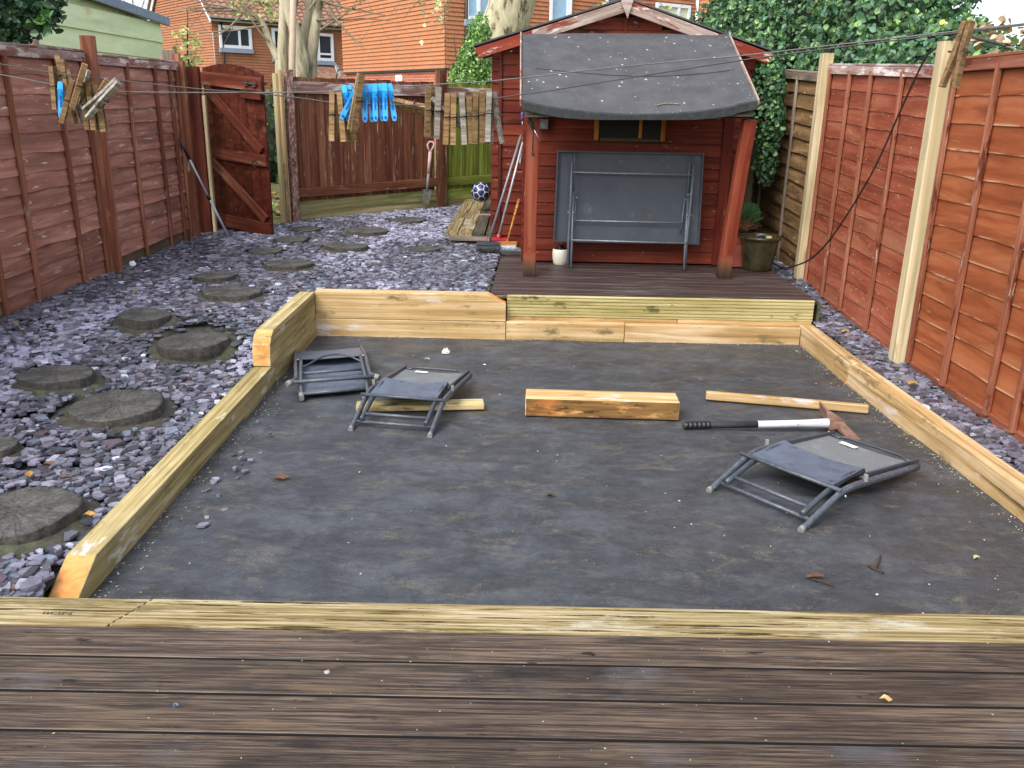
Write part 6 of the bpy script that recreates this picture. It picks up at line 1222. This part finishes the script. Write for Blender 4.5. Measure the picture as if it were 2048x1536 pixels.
o = part('leaf_litter', litterleaves(1800), M_['leaf'], kind='stuff'); tag(o, 'brown fallen leaves on the ground outside the gate', 'leaf litter')
o = part('grass_tufts', leafset(2600, lambda: ((lambda p: (V((p.x, p.y, .36)), (0, .3, .2)))(RP(random.uniform(-1.5, 3.0), -random.uniform(.4, 5.0)))), (.05, .10), L3('#6f8f3a', '#86a84a', '#5a7a34')), M_['leaf'], kind='stuff'); tag(o, 'green grass outside the gate', 'grass')
# bare trees
def branch(m, p, d, L, r, depth, rnd, twigs):
    n = 5; pts = [V(p)]; d = V(d).normalized(); rr = [r]
    for k in range(n):
        d = (d+V((rnd.gauss(0, .13), rnd.gauss(0, .13), rnd.gauss(.03, .10)))).normalized(); pts.append(pts[-1]+d*L/n); rr.append(r*(1-.16*(k+1)))
    m.tube(pts, rr, 6 if depth > 1 else 4, cap=False)
    if depth <= 0: return
    for k in range(rnd.randint(3, 5)):
        i_ = rnd.randint(1, n); nd = (d+V((rnd.gauss(0, .75), rnd.gauss(0, .6), rnd.gauss(.0, .55)))).normalized(); branch(m, pts[i_], nd, L*rnd.uniform(.5, .75), rr[i_]*rnd.uniform(.45, .65), depth-1, rnd, twigs)
TD = 15.0; tr = root('multi_stem_tree', 'pale multi-stemmed bare tree behind the gate post', 'tree', YP(590, 150, TD).xy[:] + (.3,))
def T(px, py, dy=0): return YP(px, py, TD+dy)
stems = [([(562, 420), (560, 150), (556, 120), (540, 85), (528, 52), (510, 32), (480, 20)], [.12, .11, .09, .075, .07, .05, .03], .1), ([(566, 420), (566, 150), (565, 90), (567, 30), (566, -60), (580, -160)], [.13, .12, .11, .10, .09, .06], 0), ([(585, 420), (583, 150), (580, 100), (578, 60), (590, 0), (600, -90)], [.12, .10, .09, .085, .08, .05], .4), ([(600, 420), (603, 150), (598, 100), (590, 60), (580, 30), (572, -30), (560, -120)], [.18, .17, .15, .13, .12, .10, .06], -.1), ([(622, 420), (622, 150), (626, 90), (633, 40), (640, -20), (652, -120)], [.16, .14, .12, .11, .10, .07], .1), ([(604, 300), (606, 120), (610, 60), (618, 20), (616, -60)], [.12, .12, .10, .09, .06], .3)]
for pts, rad, dy in stems:
    rad = [q_*.72 for q_ in rad]; part('trunk', MB().tube(smooth([T(x, y, dy) for x, y in pts], 4), [q for a, b in zip(rad, rad[1:]) for q in [a+(b-a)*k/4 for k in range(4)]]+[rad[-1]], 12).mesh(), M_['barkgrey'], tr)
m = MB(); rnd = random.Random(5)
for px, py, dx, dz, L in ((510, 32, -1, .1, 1.2), (528, 52, -.8, -.2, 1.1), (540, 85, -.7, .5, .9), (480, 20, -1, -.1, 1.0), (567, 30, -.6, .6, 1.2), (633, 40, .9, .2, 1.2), (640, 0, .8, -.3, 1.1), (640, 60, .9, .5, 1.0), (618, 20, .6, .6, 1.1), (500, 10, -.8, -.5, .9), (655, 20, .5, -.4, .9), (590, -20, -.3, .8, 1.4), (610, -40, .5, .8, 1.4), (455, 15, -.6, -.2, .8)): branch(m, T(px, py), (dx, rnd.uniform(-.3, .3), dz), L, .022, 2, rnd, None)
part('crown', m.mesh(), M_['twig'], tr); part('last_leaves', leafset(70, lambda: (T(random.uniform(460, 560), random.uniform(-10, 40)), (0, -1, 0)), (.06, .10), L3('#9bb06a', '#b9c27c')), M_['leaf'], tr)
bt = root('large_bare_tree', 'thick leaning pale trunk behind the summerhouse', 'tree', YP(965, 170, 17).xy[:]+(.3,)); ptsb = [(950, 420, .62), (972, 165, .50), (990, 100, .44), (1010, 50, .42), (1026, 0, .41), (1050, -80, .40), (1075, -200, .36)]
part('trunk', MB().tube(smooth([YP(x, y, 17) for x, y, r_ in ptsb], 4), [q for (a, b) in zip([p[2] for p in ptsb], [p[2] for p in ptsb][1:]) for q in [a+(b-a)*k/4 for k in range(4)]]+[.36], 24).mesh(), M_['barkbig'], bt)
m = MB(); rnd = random.Random(9)
for px, py, dx, dz in ((1200, -10, .5, -.5), (1240, -15, .3, -.6), (860, -20, -.4, -.6), (885, -10, .2, -.8), (905, -15, -.2, -.7), (1300, -20, .3, -.7), (1390, -15, -.1, -.8)): branch(m, YP(px, py, 15.5), (dx, 0, dz), .75, .010, 2, rnd, None)
for px, py in ((1200, -10), (885, -10), (1300, -20)): m.tube(smooth([YP(1060, -150, 17), YP((px+1060)/2, -110, 16), YP(px, py, 15.5)], 4), [.10, .09, .08, .07, .06, .04, .03, .02, .012], 6)
part('crown', m.mesh(), M_['twig'], bt); part('last_leaves', leafset(46, lambda: (YP(random.choice((846, 872, 890, 1196, 1330))+random.gauss(0, 7), abs(random.gauss(18, 18)), 15.4), (0, -1, 0)), (.06, .11), L3('#c2c08a', '#a9b06a', '#d0c9a0')), M_['leaf'], bt)
a = YP(599, 400, 14.2); b = YP(597, -200, 14.2); o = part('lamp_column', MB().tube([(a.x, 14.2, 0), (a.x, 14.2, 2.0), (b.x, 14.2, 5.0)], [.062, .05, .045], 12).mesh(), M_['lamp']); tag(o, 'beige lamp column in front of the multi-stemmed tree', 'lamp post')
# twigs of a far tree against the sky
ft = root('far_bare_tree', 'far bare tree showing against the pale sky', 'tree', YP(285, 40, 60).xy[:]+(0,)); m = MB(); rnd = random.Random(3); q = YP(270, 60, 60); part('trunk', MB().tube([(q.x, 60, 0), (q.x, 60, q.z)], [.35, .2], 8).mesh(), M_['twig'], ft)
for k in range(9): branch(m, q, (rnd.uniform(-1, 1), 0, rnd.uniform(.2, 1)), 2.6, .05, 2, rnd, None)
part('crown', m.mesh(), M_['twig'], ft)
# leafy branch at top left
ev = root('evergreen_shrub', 'evergreen leaves hanging over the left fence', 'shrub', (-3.9, 5.9, .2)); EB = [(tuple(YP(15, 12, 5.9)), (.28, .22, .20)), (tuple(YP(50, -20, 5.9)), (.22, .2, .2)), (tuple(YP(-30, 40, 5.9)), (.25, .2, .22))]
part('foliage', leafset(3600, blobs(EB), (.025, .055), L3('#2c4a30', '#223c2a', '#3d5c38', '#557a5a')), M_['leaf'], ev); part('trunk', MB().tube([YP(70, 420, 6.6), YP(64, 80, 6.6), YP(52, 0, 6.6), YP(40, -90, 6.6)], [.05, .045, .04, .035], 8).mesh(), M_['barkgrey'], ev)
part('sprig', MB().tube([YP(40, 22, 5.8), YP(66, 38, 5.8), YP(84, 42, 5.8)], [.006, .004, .003], 5).mesh(), M_['darktwig'], ev)
part('sprig_leaves', leafset(26, lambda: (YP(84+random.gauss(0, 11), 45+random.gauss(0, 12), 5.75), (0, -1, .3)), (.05, .085), L3('#3f6a3a', '#55803f', '#2c4a30')), M_['leaf'], ev)
print('objects', len(bpy.data.objects), 'bytes ok')
